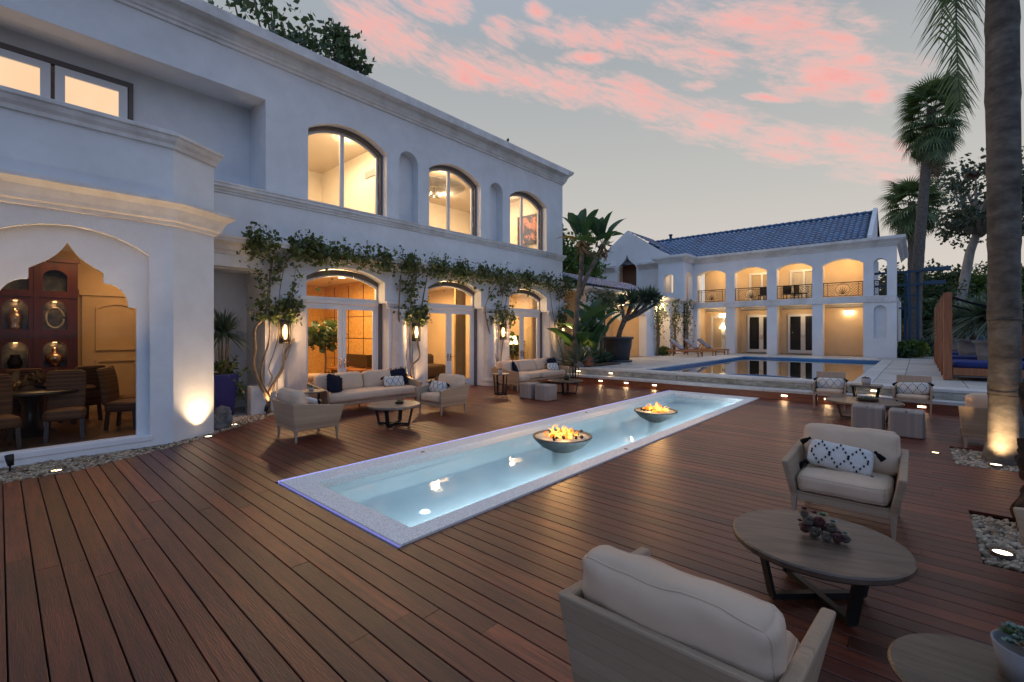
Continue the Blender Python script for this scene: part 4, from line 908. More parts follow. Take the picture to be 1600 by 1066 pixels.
# roofs of curved blue tiles
def tile_roof(x0, x1, yA, zA, yB, zB, tw, tl, name, clip=None, along='x', n_arc=5):
    """rows run along x; slope from eave (yA,zA) up to (yB,zB)"""
    V = []; F = []; rn = []; sl = math.hypot(yB-yA, zB-zA); rows = int(sl/tl); cols = int((x1-x0)/tw); mb = MB()
    for r in range(rows):
        for c in range(cols):
            xa = x0+c*tw; s0 = r*tl; s1 = s0+tl*1.12
            if clip and not clip(xa+tw/2, s0/sl): continue
            vs = []
            for s_, lift in ((s0,.05),(s1,.0)):
                y = yA+(yB-yA)*s_/sl; z = zA+(zB-zA)*s_/sl
                for k in range(n_arc):
                    t = k/(n_arc-1); xx = xa+tw*t; hh = .075*sin(pi*t) if t > 0 else 0
                    vs.append((xx,y,z+lift+hh) if along == 'x' else (y,xx,z+lift+hh))
            fs = [(k,k+1,n_arc+k+1,n_arc+k) for k in range(n_arc-1)]
            # front lip
            q = [(v[0],v[1],v[2]-.045) for v in vs[:n_arc]]; b0 = 2*n_arc
            fs += [(b0+k,b0+k+1,k+1,k) for k in range(n_arc-1)]
            mb.add(vs+q, fs, False); rn += [random.random()]*(3*n_arc)
    return mb, rn
mb, rn = tile_roof(-19.0, -2.05, 31.0, 6.88, 35.2, 9.12, .30, .40, 'tiles', clip=lambda x,s: x > -14.6+(-.9+ -0.4*0)*0 or x > -13.2-3.0*s)
mb, rn = tile_roof(-19.0, -2.05, 31.0, 6.88, 35.2, 9.12, .30, .40, 'tiles', clip=lambda x,s: x > -13.1-3.1*s)
pp(mb, 'roof_tiles', 'blue_tile_roof', rnd=rn, kind='stuff')
pp(MB().add([(-19,31.02,6.85),(-2,31.02,6.85),(-2,35.2,9.05),(-19,35.2,9.05)],[(0,1,2,3)]).add([(-19,39,6.9),(-2,39,6.9),(-2,35.2,9.05),(-19,35.2,9.05)],[(3,2,1,0)]), 'roof_deck', 'blue_steel')
mb = MB(); 
k = 0
x = -16.4
while x < -2.1: mb.tube([(x,35.2,9.12),(x+.42,35.2,9.15)],[.10,.12],8); x += .40
pp(mb, 'ridge_tiles', 'blue_tile_roof', rnd=.6)
# right slope of the gable, facing the pool
mb = MB(); rn = []
for r in range(9):
    for c in range(14):
        y = 31.05+c*.30; s0 = r/9; s1 = (r+1.1)/9
        if y > 31.0+4.2*s0+.2: continue
        xa, za = -13.0-3.15*s0, 7.42+1.92*s0; xb, zb = -13.0-3.15*s1, 7.42+1.92*s1; vs = []
        for (xx,zz,lf) in ((xa,za,.05),(xb,zb,0)):
            for k in range(5): vs.append((xx, y+.3*k/4, zz+lf+.07*sin(pi*k/4)))
        mb.add(vs, [(k+1,k,5+k,5+k+1) for k in range(4)]); rn += [random.random()]*10
pp(mb, 'gable_tiles', 'blue_tile_roof', rnd=rn, kind='stuff')
pp(MB().hexa([(-2.06,30.98,6.85),(-1.86,30.98,6.85),(-1.86,39.2,6.85),(-2.06,39.2,6.85),(-2.06,30.98,7.05),(-1.86,30.98,7.05),(-1.86,35.2,9.38),(-2.06,35.2,9.38)]).hexa([(-2.06,35.2,6.85),(-1.86,35.2,6.85),(-1.86,39.2,6.85),(-2.06,39.2,6.85),(-2.06,35.2,9.38),(-1.86,35.2,9.38),(-1.86,39.2,7.05),(-2.06,39.2,7.05)]), 'gable_parapet', 'stucco_far')
pp(MB().lathe([(.10,0),(.10,.35),(.16,.40),(.16,.45),(0,.5)],12,(-14.6,35.2,9.1)), 'roof_vent', 'blue_steel')
# railings
for i,(a,c) in enumerate(BX+[(-1.80,-1.25)]):
    y = 31.12; z0, z1 = 3.86, 4.62; b = MB()
    b.box(a,c,y-.02,y+.02,z1-.03,z1+.02); b.box(a,c,y-.012,y+.012,z0,z0+.03); b.box(a,c,y-.012,y+.012,z1-.12,z1-.10)
    for xx in (a+.03,c-.03,a+.22,c-.22): b.box(xx-.012,xx+.012,y-.012,y+.012,z0,z1)
    m = (a+c)/2; w_ = .34 if i < 4 else .05
    hgt = z1-.12-z0; pitch = .145
    def diag(x0,x1,sg):
        t = x0-hgt
        while t < x1:
            if sg > 0: p, q = [t, z0], [t+hgt, z0+hgt]
            else: p, q = [t+hgt, z0], [t, z0+hgt]
            pts = []
            for (px_, pz) in (p, q): pts.append([px_, pz])
            (xa, za), (xb, zb) = pts
            if sg < 0: (xa,za),(xb,zb) = (xb,zb),(xa,za)
            if xa < x0: f_ = (x0-xa)/(xb-xa); za += (zb-za)*f_; xa = x0
            if xb > x1: f_ = (xb-x1)/(xb-xa); zb -= (zb-za)*f_; xb = x1
            if xb-xa > .02: b.bar((xa,y,za),(xb,y,zb),.012,.012)
            t += pitch
    for (u0,u1) in (((a+.03,m-w_),(m+w_,c-.03)) if i < 4 else ((a+.03,c-.03),)): diag(u0,u1,1); diag(u0,u1,-1)
    rl = pp(b, 'railing', 'bronze')
    if i < 4:
        b = MB(); 
        for k in range(7):
            an = R(90+(k-3)*24); b.tube([(m,y-.02,z0+.10),(m+.16*cos(an),y-.02,z0+.10+.22*sin(an)),(m+.30*cos(an)*1.0,y-.02,z0+.12+.44*sin(an))],[.008,.022,.005],6)
        b.tube([(m+w_*.95*cos(t),y,z0+.36+.34*sin(t)) for t in np.linspace(0,2*pi,25)],.012,5); b.build('fan_motif','bronze',rl)
# doors and fittings on the back walls
for i,(a,c) in enumerate(BX):
    if i < 3:
        m = (a+c)/2+.12
        d_ = pp(slab(MB(), FY(33.08), [(m-.82,.55),(m+.82,.55),(m+.82,3.0),(m-.82,3.0)], [[(m-.70,.75),(m-.12,.75),(m-.12,2.85),(m-.70,2.85)],[(m+.12,.75),(m+.70,.75),(m+.70,2.85),(m+.12,2.85)]], .08), 'terrace_door', 'window_paint')
        MB().box(m-.7,m+.7,33.13,33.14,.75,2.85).build('pane', 'glass', d_)
        MB().box(m-.72,m+.72,33.17,33.19,.72,2.88).build('dark_room', 'inner_wall' if i == 0 else 'dark_metal', d_)
        MB().box(m-.07,m-.04,33.05,33.08,1.4,1.7).box(m+.04,m+.07,33.05,33.08,1.4,1.7).build('handle','silver',d_)
    if i in (1,2):
        m = (a+c)/2+.15
        d_ = pp(slab(MB(), FY(33.08), [(m-.75,3.82),(m+.80,3.82),(m+.80,5.75),(m-.75,5.75)], [[(m-.62,3.95),(m-.04,3.95),(m-.04,5.62),(m-.62,5.62)],[(m+.08,3.95),(m+.68,3.95),(m+.68,5.62),(m+.08,5.62)]], .08), 'balcony_door', 'window_paint')
        MB().box(m-.62,m+.68,33.12,33.13,3.95,5.62).build('pane','glass',d_)
        MB().box(m-.64,m+.70,33.17,33.19,3.9,5.66).build('lit_room','inner_wall' if i == 1 else 'lamp_shade_glow' if False else 'ceiling_paint',d_)
for i,(a,c) in enumerate(BX):
    m = (a+c)/2
    pp(MB().lathe([(0,6.195),(.09,6.195),(.11,6.19),(.11,6.2)],14,(m+.1,31.9,0)), 'downlight', 'downlight')
    lamp('POINT', (m+.1,32.0,5.9), (36,34,38,42)[i], (1,.66,.33), .08, name='balcony_light')
    if i in (0,3):
        o = MB().box(-.22,.22,-.16,0,-.12,.12).build('wall_light','pendant_glow'); o.location = (m+.1,33.18,3.02); tag(o, ('rectangular glowing wall light over the leftmost lower opening of the pool house','','','rectangular glowing wall light in the rightmost lower bay of the pool house')[i], 'wall light')
        MB().box(-.24,.24,-.17,.0,.12,.14).build('cap','dark_metal',o)
    else: pp(MB().lathe([(0,3.495),(.08,3.495),(.10,3.49),(.10,3.5)],14,(m+.1,32.1,0)), 'downlight', 'downlight')
    lamp('POINT', (m+.1,32.2,3.0), (22,14,14,20)[i], (1,.68,.36), .08, name='porch_light')
lamp('POINT', (-12.2,30.4,5.5), 9, (1,.66,.33), .08, name='tower_light')
t = thing('pendant_lamp', 'glowing pendant lamp seen through the leftmost lower door of the pool house', 'lamp', (-10.05,33.0,2.0)); MB().lathe([(.02,.5),(.10,.32),(.22,.12),(.20,.12),(.0,.3)],16).build('shade','pendant_glow',t); MB().tube([(0,0,.5),(0,0,1.2)],.008,5).build('cord','dark_metal',t)
for i,(x,l) in enumerate(((-7.35,'dark balcony chair at the right end of the second balcony'),(-5.95,'dark balcony chair behind the third railing, left'),(-5.35,'dark balcony chair behind the third railing, right'))):
    if i == 0:
        c0 = thing('balcony_chair', '', 'chair'); MB().box(-.25,.25,-.25,.25,.38,.44).build('seat','dark_metal',c0); MB().box(-.25,.25,.2,.25,.44,.95).build('backrest','dark_metal',c0)
        for sx in (-.22,.22):
            for sy in (-.22,.22): MB().bar((sx,sy,0),(sx,sy,.4),.03).build('leg','dark_metal',c0)
    o = c0 if i == 0 else copy_tree(c0); o.location = (x,32.2,3.79); o.rotation_euler = (0,0,.6*i); o['label'] = l; o['group'] = 'chairs on the pool house balconies'
# ---- arcade wing joining house and pool house
AX, AY = -11.3, 24.0
A_ = thing('arcade', 'single-storey lit arcade with blue tiled eave linking the house to the pool house', 'arcade', (AX, AY, .5))
def aa(mb, name, m, **k):
    o = mb.build(name, m, A_, **k); o.location = (-AX,-AY,-.5); return o
AO = [(19.35,23.93,2.75,3.25),(25.2,27.15,2.75,3.15),(27.65,29.10,2.75,3.15),(29.62,30.90,2.75,3.15)]
out = [(17.75,.5)]
for a,c,s0,s1 in AO: out += [(a,.5)]+arch(a,c,.5,s0,s1,12)[2:][::-1]+[(c,.5)]
out += [(30.99,.5),(30.99,3.72),(17.75,3.72)]
aa(slab(MB(), FX(-11.3), out, [arch(18.28,18.88,1.55,2.72,2.98,12)], .45), 'arcade_wall', 'stucco_far')
aa(MB().box(-11.6,-11.55,18.2,19,1.4,3.1), 'niche_back', 'stucco_far')
aa(MB().box(-13.8,-13.6,16.3,31,.5,3.8).box(-13.6,-11.75,17.9,18.0,.5,3.7).box(-13.6,-11.75,24.35,24.5,.5,3.7), 'arcade_back_wall', 'inner_wall')
aa(MB().box(-13.6,-11.3,16.3,30.98,3.72,3.78), 'arcade_ceiling', 'ceiling_paint')
aa(sweep(MB(), [(-11.3,17.4),(-11.3,30.95)], [(0,3.66),(.08,3.70),(.20,3.78),(.32,3.84),(.34,3.94),(-.2,3.98)]), 'arcade_ledge', 'trim')
mb, rn = tile_roof(17.35, 24.3, -10.92, 3.96, -12.6, 4.62, .30, .36, 'tiles', along='y'); aa(mb, 'roof_tiles', 'blue_tile_roof', rnd=rn, kind='stuff')
aa(MB().add([(-10.95,17.3,3.93),(-10.95,24.3,3.93),(-12.7,24.3,4.6),(-12.7,17.3,4.6)],[(0,1,2,3)]), 'roof_deck', 'blue_steel')
d_ = aa(slab(MB(), FX(-13.5), [(25.9,.52),(27.5,.52),(27.5,2.95),(25.9,2.95)], [[(26.1,.72),(26.62,.72),(26.62,2.8),(26.1,2.8)],[(26.78,.72),(27.3,.72),(27.3,2.8),(26.78,2.8)]], .08), 'arcade_door', 'window_paint'); MB().box(-13.56,-13.55,26.1,27.3,.72,2.8).build('pane','dark_metal',d_)
for (y,e) in ((21.5,60),(26.2,40),(28.4,26),(30.2,20)): lamp('POINT', (-12.6,y,3.2), e, (1,.66,.34), .1, name='arcade_light')
for i,(y,l) in enumerate(((21.33,'bright floodlight under the arcade eave left of the dragon tree crown'),(25.5,'bright floodlight under the arcade ledge right of the dragon tree crown'))):
    o = MB().lathe([(0,-.03),(.09,0),(.10,.06),(.06,.12),(0,.14)],14).box(-.16,0,-.02,.02,.03,.07).build('floodlight','bulb'); o.location = (-11.08,y,3.40); tag(o,l,'floodlight'); lamp('POINT', (-10.9,y,3.35), 60, (1,.70,.38), .06, name='flood_light')
o = MB(); pts = [(0,1.6*k/16,.10*sin(k*1.6)) for k in range(17)]; o.loft([(x,y,.0) for x,y,z in pts],[(x+.12,y,-.55-.18*abs(sin(k*.55))) for k,(x,y,z) in enumerate(pts)],False); o = o.build('roman_blind','pot_grey'); o.location = (-11.9,20.9,3.2); tag(o,'pale fabric blind hanging in the widest arcade opening','blind')
# blue steel frame right of the pool house
t = thing('pergola', 'blue painted steel frame standing beside the right end of the pool house', 'pergola', (-.3,34.5,.5))
for (x,y) in ((-.1,0),(.25,.3),(-.3,1.5)): MB().bar((x,y,0),(x,y,4.9),.17,.14).build('post','blue_steel',t)
for z,x1 in ((4.75,1.0),(4.0,.8)): MB().box(-2.6,x1,-.1,.1,z,z+.12).build('beam','blue_steel',t); MB().box(.5,x1+.6,-.2,.3,z+.02,z+.22).build('beam_end','blue_steel',t)
for z in (3.4,2.7): MB().box(-2.6,.3,.2,.3,z,z+.10).build('rail','blue_steel',t)
t = thing('metal_fence', 'dark blue metal fence behind the planting at the right', 'fence', (6,46,.4))
for i in range(9): MB().box(-7+1.75*i,-6.92+1.75*i,-.04,.04,0,1.9).build('post','blue_steel',t)
for i in range(8): MB().box(-6.92+1.75*i,-5.25+1.75*i,-.01,.01,.1,1.75).build('panel','blue_steel',t)

# ================================================================== FURNITURE
def fire_bowl(x, y, r, label):
    t = thing('fire_bowl', label, 'fire bowl', (x,y,.13)); h = .25*r/.5
    MB().lathe([(0,-h),(r*.34,-h),(r*.42,-h+.02),(r*.72,-h*.62),(r*.93,-h*.22),(r,-.01),(r,.012),(r*.94,.012),(r*.92,-.012)], 48).build('bowl', 'bowl_stone', t)
    MB().lathe([(0,-.004),(r*.6,-.006),(r*.925,-.014)], 40, jit=.01).build('gravel_bed', 'bowl_inside', t)
    MB().lathe([(0,-.53),(r*.34,-.53),(r*.34,-h)], 24).build('pedestal', 'bowl_stone', t)
    rg = rng.normal(size=(60,3))*np.array([r*.26,r*.26,.008])+np.array([0,0,.012]); b = MB()
    for p in rg: b.add([tuple(ico[k]*(.022+.012*random.random())+p) for k in range(12)], icf)
    b.build('lava_rock', 'lava', t)
    for part, n, m, hs in (('flame', 22, 'flame_core', 1.0), ('flame_tip', 16, 'flame_edge', 1.2)):
        b = MB()
        for i in range(n):
            a = random.uniform(0,2*pi); q = r*.56*random.random()**.6; fx_, fy_ = q*cos(a)*1.1, q*sin(a)*.9
            hh = hs*(.04+.17*random.random()**2.0)*(1.15-q/r); ph = random.uniform(0,6); pts = []; rad = []
            for k in range(8): s_ = k/7; pts.append((fx_+.060*sin(ph+s_*5)*s_, fy_+.055*cos(ph*1.7+s_*4)*s_, .01+hh*s_)); rad.append(random.uniform(.9,1.2)*.034*(sin(pi*min(1,s_*.9+.12))**.8)*(1-s_*.75)+.0008)
            b.tube(pts, rad, 6)
        b.build(part, m, t, kind='stuff')
    lamp('POINT', (x,y,.34), 30, (1,.52,.18), .12, name='fire_light')
    return t
fire_bowl(-4.42, 6.22, .49, 'round dark fire bowl with flames, nearer one in the narrow pool')
fire_bowl(-4.32, 9.60, .46, 'round dark fire bowl with flames, farther one in the narrow pool')

def panel8(mb, a, th):   # a: 4 outer points; extruded inward by vector th
    th = Vector(th); p = [Vector(q) for q in a]; return mb.add(p+[q+th for q in p], [(0,1,2,3),(7,6,5,4),(0,4,5,1),(1,5,6,2),(2,6,7,3),(3,7,4,0)])
def stitches(parent, w_, h_, d_):
    b = MB()
    for k in range(3):
        cx = (k-1)*w_*.29
        for sgn in (1,-1):
            for j in range(7):
                f = (j-3)/3; x = cx+f*w_*.14; z = sgn*(h_*.36*(1-abs(f))+ .012)
                if abs(x) > w_*.45: continue
                y = -d_/2-.040*max(.18,(1-(x/(w_/2))**2)*(1-(z/(h_/2))**2))*1.0-.004
                b.box(x-.006,x+.006,y-.006,y+.012,z-.010,z+.010)
    return b.build('stitching', 'black_yarn', parent, kind='stuff')
def lumbar(label, loc, rot, group='white lumbar pillows with black diamond stitching', first=[None]):
    if first[0] is None:
        t = thing('lumbar_pillow', label, 'pillow'); soft_obj('cover', 'white_knit', t, (0,0,0), (.54,.09,.27), r=.042, puff=.040, n=12)
        stitches(t, .54, .27, .09)
        for sx in (-1,1):
            for sz in (-1,1):
                b = MB(); b.lathe([(0,.03),(.016,.02),(.012,.0),(.022,-.02),(.030,-.075),(.0,-.07)],10); o = b.build('tassel','black_yarn',t); o.location = (sx*.285,-.02,sz*.125-.01)
                o.rotation_euler = (0.3,-sx*.9 if sz > 0 else -sx*.6,0)
        first[0] = t
    else: t = copy_tree(first[0], label)
    t.location = loc; t.rotation_euler = rot; t['group'] = group; return t
def dark_pillow(label, loc, rot, s=.44, first=[None]):
    if first[0] is None:
        t = thing('dark_pillow', label, 'pillow'); soft_obj('cover','navy_fabric',t,(0,0,0),(.44,.08,.44),r=.038,puff=.045,n=10)
        b = MB()
        for i in range(80):
            u = random.uniform(-1,1)*.23; k = i%4; x,z = ((u,.225),(u,-.225),(.225,u),(-.225,u))[k]; dx,dz = ((0,1),(0,-1),(1,0),(-1,0))[k]
            b.bar((x,0,z),(x+dx*.035+random.uniform(-.01,.01),random.uniform(-.015,.015),z+dz*.035),.008)
        b.build('fringe','black_yarn',t); first[0] = t
    else: t = copy_tree(first[0], label)
    t.location = loc; t.rotation_euler = rot; t['group'] = 'dark navy pillows on the sofas'; return t
def armchair():
    t = thing('lounge_armchair', '', 'armchair')
    for s in (-1,1):
        b = MB(); A = [(s*.405,-.375,.19),(s*.405,.375,.19),(s*.465,.44,.67),(s*.485,-.445,.565)]
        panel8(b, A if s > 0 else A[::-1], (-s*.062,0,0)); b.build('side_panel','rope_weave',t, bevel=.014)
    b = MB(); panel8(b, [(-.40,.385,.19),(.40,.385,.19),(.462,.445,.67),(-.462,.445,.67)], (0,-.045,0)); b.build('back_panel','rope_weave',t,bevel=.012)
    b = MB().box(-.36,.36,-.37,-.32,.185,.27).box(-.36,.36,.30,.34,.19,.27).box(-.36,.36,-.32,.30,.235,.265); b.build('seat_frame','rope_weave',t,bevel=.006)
    for sx in (-1,1):
        for sy in (-1,1):
            b = MB(); X, Y_ = sx*.385, sy*.355; w0,w1 = .026,.012
            b.hexa([(X-w1,Y_-w1,0),(X+w1,Y_-w1,0),(X+w1,Y_+w1,0),(X-w1,Y_+w1,0),(X-w0,Y_-w0,.21),(X+w0,Y_-w0,.21),(X+w0,Y_+w0,.21),(X-w0,Y_+w0,.21)]); b.build('leg','oak_grey',t)
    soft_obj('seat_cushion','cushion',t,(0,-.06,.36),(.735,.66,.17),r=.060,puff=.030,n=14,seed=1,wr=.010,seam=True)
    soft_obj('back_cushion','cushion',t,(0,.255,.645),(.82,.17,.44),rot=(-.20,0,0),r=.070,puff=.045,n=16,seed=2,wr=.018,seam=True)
    return t
ac = armchair()
for i,(x,y,a,l) in enumerate(((-.765,2.13,pi,'woven armchair in the foreground seen from behind, facing the round table'),(-.545,5.66,-.02,'woven armchair with a patterned pillow facing the camera behind the foreground table'),
    (-8.13,3.66,pi-.03,'woven armchair nearest the bay window with its woven side towards the camera'),(-8.27,6.86,.0,'woven armchair at the far end of the long sofa, beyond the round table'),
    (.96,4.50,-pi/2,'woven armchair cut by the right picture edge beside the rocky stump'))):
    o = ac if i == 0 else copy_tree(ac); o.location = (x,y,0); o.rotation_euler = (0,0,a); o['label'] = l; o['group'] = 'woven lounge armchairs with cream cushions'
lumbar('white knitted pillow with black diamond stitches on the armchair behind the foreground table', (-.60,5.66,.585), (-.42,.10,-.02))
lumbar('white patterned pillow on the armchair nearest the bay window', (-8.10,3.74,.56), (-.5,0,pi))
lumbar('white patterned pillow on the armchair at the far end of the near seating group', (-8.38,6.82,.575), (-.42,.05,0))

def tabletop(t, r, z, th, m='table_wood'):
    MB().lathe([(0,z-th),(r-.012,z-th),(r,z-th+.012),(r,z-.010),(r-.010,z),(0,z)], 64, smooth=False).build('tabletop', m, t)
def coffee_table(name,label,x,y,r,z,rz,th=.05,m='table_wood',group=None):
    t = thing(name,label,'coffee table',(x,y,0),rz,group); tabletop(t,r,z,th,m)
    for k in range(4):
        a = pi/2*k+.4; c,s = cos(a),sin(a); MB().bar((c*r*.74,s*r*.74,z-th),(c*r*.60,s*r*.60,.03),.075,.022,up=(c,s,0)).build('leg','dark_metal',t)
    MB().bar((cos(.4)*r*.62,sin(.4)*r*.62,.03),(-cos(.4)*r*.62,-sin(.4)*r*.62,.03),.05,.04).bar((-sin(.4)*r*.62,cos(.4)*r*.62,.034),(sin(.4)*r*.62,-cos(.4)*r*.62,.034),.05,.04).build('cross_base','dark_metal',t)
    return t
coffee_table('round_table','large round wooden coffee table in the foreground holding a succulent cluster',-.53,3.78,.525,.42,.35)
coffee_table('round_table','round wooden coffee table in front of the long sofa near the first lit door',-7.86,5.27,.52,.42,.2,m='table_wood_warm')
coffee_table('round_table','round wooden coffee table in front of the curved sofa by the far house corner',-7.95,11.35,.52,.42,.0,th=.035)
coffee_table('round_table','round wooden coffee table between the two stools and two wooden chairs',-.87,12.06,.66,.42,.9)
def side_table(label,x,y,r,z,rz=0,m='table_wood',n=4):
    t = thing('side_table',label,'side table',(x,y,0),rz); tabletop(t,r,z,.03,m)
    for k in range(n):
        a = 2*pi*k/n+.3; c,s = cos(a),sin(a); MB().bar((c*r*.80,s*r*.80,z-.03),(c*r*.66,s*r*.66,.015),.05,.016,up=(c,s,0)).build('leg','dark_metal',t)
    MB().lathe([(r*.70,.0),(r*.72,.0),(r*.72,.03),(r*.62,.03),(r*.62,0),(r*.70,0)],32).build('base_ring','dark_metal',t); return t
side_table('small round table cut by the bottom right corner, with a succulent pot',.235,2.52,.335,.50)
side_table('small round side table at the near end of the curved sofa',-9.35,9.98,.27,.62,m='table_wood_warm')
side_table('small round side table between the long sofa and the armchair near the bay window',-9.75,4.45,.30,.60,m='table_wood_warm')
side_table('small round side table between the long sofa and its far armchair',-9.55,7.72,.30,.58,m='table_wood_warm')
side_table('small dark side table at the far end of the curved sofa beside the steps',-9.25,13.75,.20,.62)
t = thing('side_table','square-edged wooden side table between the two wooden armchairs, holding a potted plant','side table',(-.93,13.62,0)); MB().box(-.30,.30,-.24,.24,.575,.62).build('tabletop','table_wood_warm',t,bevel=.01)
for k in (-1,1):
    for s in (-1,1): MB().bar((k*.24,s*.15,.575),(k*.15,s*.10,.0),.06,.05).build('leg','dark_metal',t)
# sofas
def sofa(name,label,L,x,y,rz,ncush=2,arms=(1,1),depth=1.0,legs=6):
    t = thing(name,label,'sofa',(x,y,0),rz); h = L/2
    for s in (-1,1):
        if not arms[0 if s < 0 else 1]: continue
        b = MB(); A = [(s*(h-.06),-depth/2+.05,.19),(s*(h-.06),depth/2-.08,.19),(s*h,depth/2,.68),(s*(h+.01),-depth/2-.02,.57)]
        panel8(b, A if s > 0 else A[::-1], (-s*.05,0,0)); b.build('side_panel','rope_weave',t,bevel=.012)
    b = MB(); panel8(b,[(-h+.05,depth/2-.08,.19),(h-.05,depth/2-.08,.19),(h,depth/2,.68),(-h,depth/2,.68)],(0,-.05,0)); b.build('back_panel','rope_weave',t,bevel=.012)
    MB().box(-h+.1,h-.1,-depth/2+.05,depth/2-.12,.20,.27).build('seat_frame','oak_grey',t,bevel=.008)
    for sx in ((-1,1) if legs == 4 else (-1,0,1)):
        for sy in (-1,1): 
            X, Y_ = sx*(h-.09), sy*(depth/2-.13)
            MB().hexa([(X-.014,Y_-.014,0),(X+.014,Y_-.014,0),(X+.014,Y_+.014,0),(X-.014,Y_+.014,0),(X-.03,Y_-.03,.21),(X+.03,Y_-.03,.21),(X+.03,Y_+.03,.21),(X-.03,Y_+.03,.21)]).build('leg','oak_grey',t)
    nseat = 1 if ncush < 3 else 2; w_ = (L-.14)/nseat
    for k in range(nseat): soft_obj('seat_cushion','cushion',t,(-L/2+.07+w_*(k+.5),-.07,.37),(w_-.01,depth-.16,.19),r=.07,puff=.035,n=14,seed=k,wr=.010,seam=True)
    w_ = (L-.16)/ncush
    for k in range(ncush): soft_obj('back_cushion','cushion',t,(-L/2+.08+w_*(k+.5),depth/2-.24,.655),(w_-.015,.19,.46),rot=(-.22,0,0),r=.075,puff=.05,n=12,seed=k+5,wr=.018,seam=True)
    return t
sofa('sofa','long cream two-cushion sofa facing the pool in front of the leftmost french door',2.55,-10.12,6.02,pi/2)
dark_pillow('dark navy fringed pillow at the left end of the long sofa',(-10.0,5.12,.66),(-.35,.35,pi/2+.3))
dark_pillow('dark navy pillow at the right end of the long sofa behind a white one',(-10.22,7.0,.68),(-.35,-.1,pi/2-.15))
lumbar('white patterned pillow at the right end of the long sofa', (-10.02,6.72,.60), (-.40,.03,pi/2-.1))
# curved sofa: straight run plus an angled end
sofa('sofa','curved cream sofa with three back cushions at the far corner of the house',3.1,-10.25,12.55,pi/2,3)
t = thing('corner_seat','angled cream end seat joined to the near end of the curved sofa','sofa',(-9.80,10.95,0),pi/2+.0)
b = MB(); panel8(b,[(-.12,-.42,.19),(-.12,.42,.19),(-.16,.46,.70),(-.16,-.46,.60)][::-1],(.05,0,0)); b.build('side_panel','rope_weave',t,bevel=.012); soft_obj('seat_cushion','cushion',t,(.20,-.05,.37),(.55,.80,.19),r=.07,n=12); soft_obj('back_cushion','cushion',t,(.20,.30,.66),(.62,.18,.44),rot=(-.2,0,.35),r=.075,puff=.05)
for sx in (-.08,.40):
    for sy in (-.36,.36): MB().bar((sx,sy,.2),(sx,sy,0),.035).build('leg','oak_grey',t)
dark_pillow('dark navy pillow at the near end of the curved sofa',(-9.95,11.35,.62),(-.4,.6,pi/2+.4)); dark_pillow('dark navy pillow at the far end of the curved sofa behind a white one',(-10.2,13.72,.68),(-.35,0,pi/2-.1))
lumbar('white patterned pillow at the far end of the curved sofa', (-9.98,13.45,.60), (-.40,.03,pi/2-.1))
sofa('sofa','cream sofa seen from behind beside the tall palm trunk at the right',2.3,1.62,10.68,pi,2,arms=(1,0),legs=4)
dark_pillow('dark navy pillow lying on the sofa behind the tall palm trunk',(.95,10.98,.70),(-1.0,.2,pi))
dark_pillow('dark navy pillow on the right part of the sofa behind the tall palm trunk',(1.85,10.98,.70),(-.9,-.2,pi+.3))
# wooden frame chairs
def frame_chair():
    t = thing('wooden_armchair','','armchair')
    for sx in (-1,1):
        MB().hexa([(sx*.30-.012,-.29,0),(sx*.30+.012,-.29,0),(sx*.30+.012,-.262,0),(sx*.30-.012,-.262,0),(sx*.31-.02,-.31,.60),(sx*.31+.02,-.31,.60),(sx*.31+.02,-.25,.60),(sx*.31-.02,-.25,.60)]).build('leg','oak_grey',t)
        MB().hexa([(sx*.29-.012,.27,0),(sx*.29+.012,.27,0),(sx*.29+.012,.295,0),(sx*.29-.012,.295,0),(sx*.29-.02,.24,.42),(sx*.29+.02,.24,.42),(sx*.29+.02,.29,.42),(sx*.29-.02,.29,.42)]).build('leg','dark_furniture',t)
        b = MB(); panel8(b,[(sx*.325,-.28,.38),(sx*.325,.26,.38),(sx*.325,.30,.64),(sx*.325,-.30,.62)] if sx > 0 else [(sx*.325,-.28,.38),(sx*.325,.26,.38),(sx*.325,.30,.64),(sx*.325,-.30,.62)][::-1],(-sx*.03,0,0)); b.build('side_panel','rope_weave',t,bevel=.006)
    b = MB(); panel8(b,[(-.30,.27,.38),(.30,.27,.38),(.30,.35,.87),(-.30,.35,.87)],(0,-.03,0)); b.build('back_panel','oak_grey',t,bevel=.006)
    MB().box(-.29,.29,-.29,-.25,.36,.405).box(-.29,.29,-.25,.26,.385,.40).build('seat_frame','oak_grey',t)
    soft_obj('seat_cushion','cushion',t,(0,-.02,.435),(.56,.52,.075),r=.03,puff=.012,n=8); return t
fc = frame_chair()
for i,(x,l) in enumerate(((-1.62,'wooden-framed armchair left of the potted side table, below the pool edge'),(-.10,'wooden-framed armchair right of the potted side table, below the pool terrace'))):
    o = fc if i == 0 else copy_tree(fc); o.location = (x,13.47,0); o.rotation_euler = (0,0,(.06,-.04)[i]); o['label'] = l; o['group'] = 'wooden-framed armchairs by the steps'
lumbar('white patterned pillow on the wooden chair left of the potted side table', (-1.62,13.56,.60), (-.28,0,.04)); lumbar('white patterned pillow on the wooden chair right of the potted side table', (-.10,13.56,.60), (-.28,-.05,-.04))
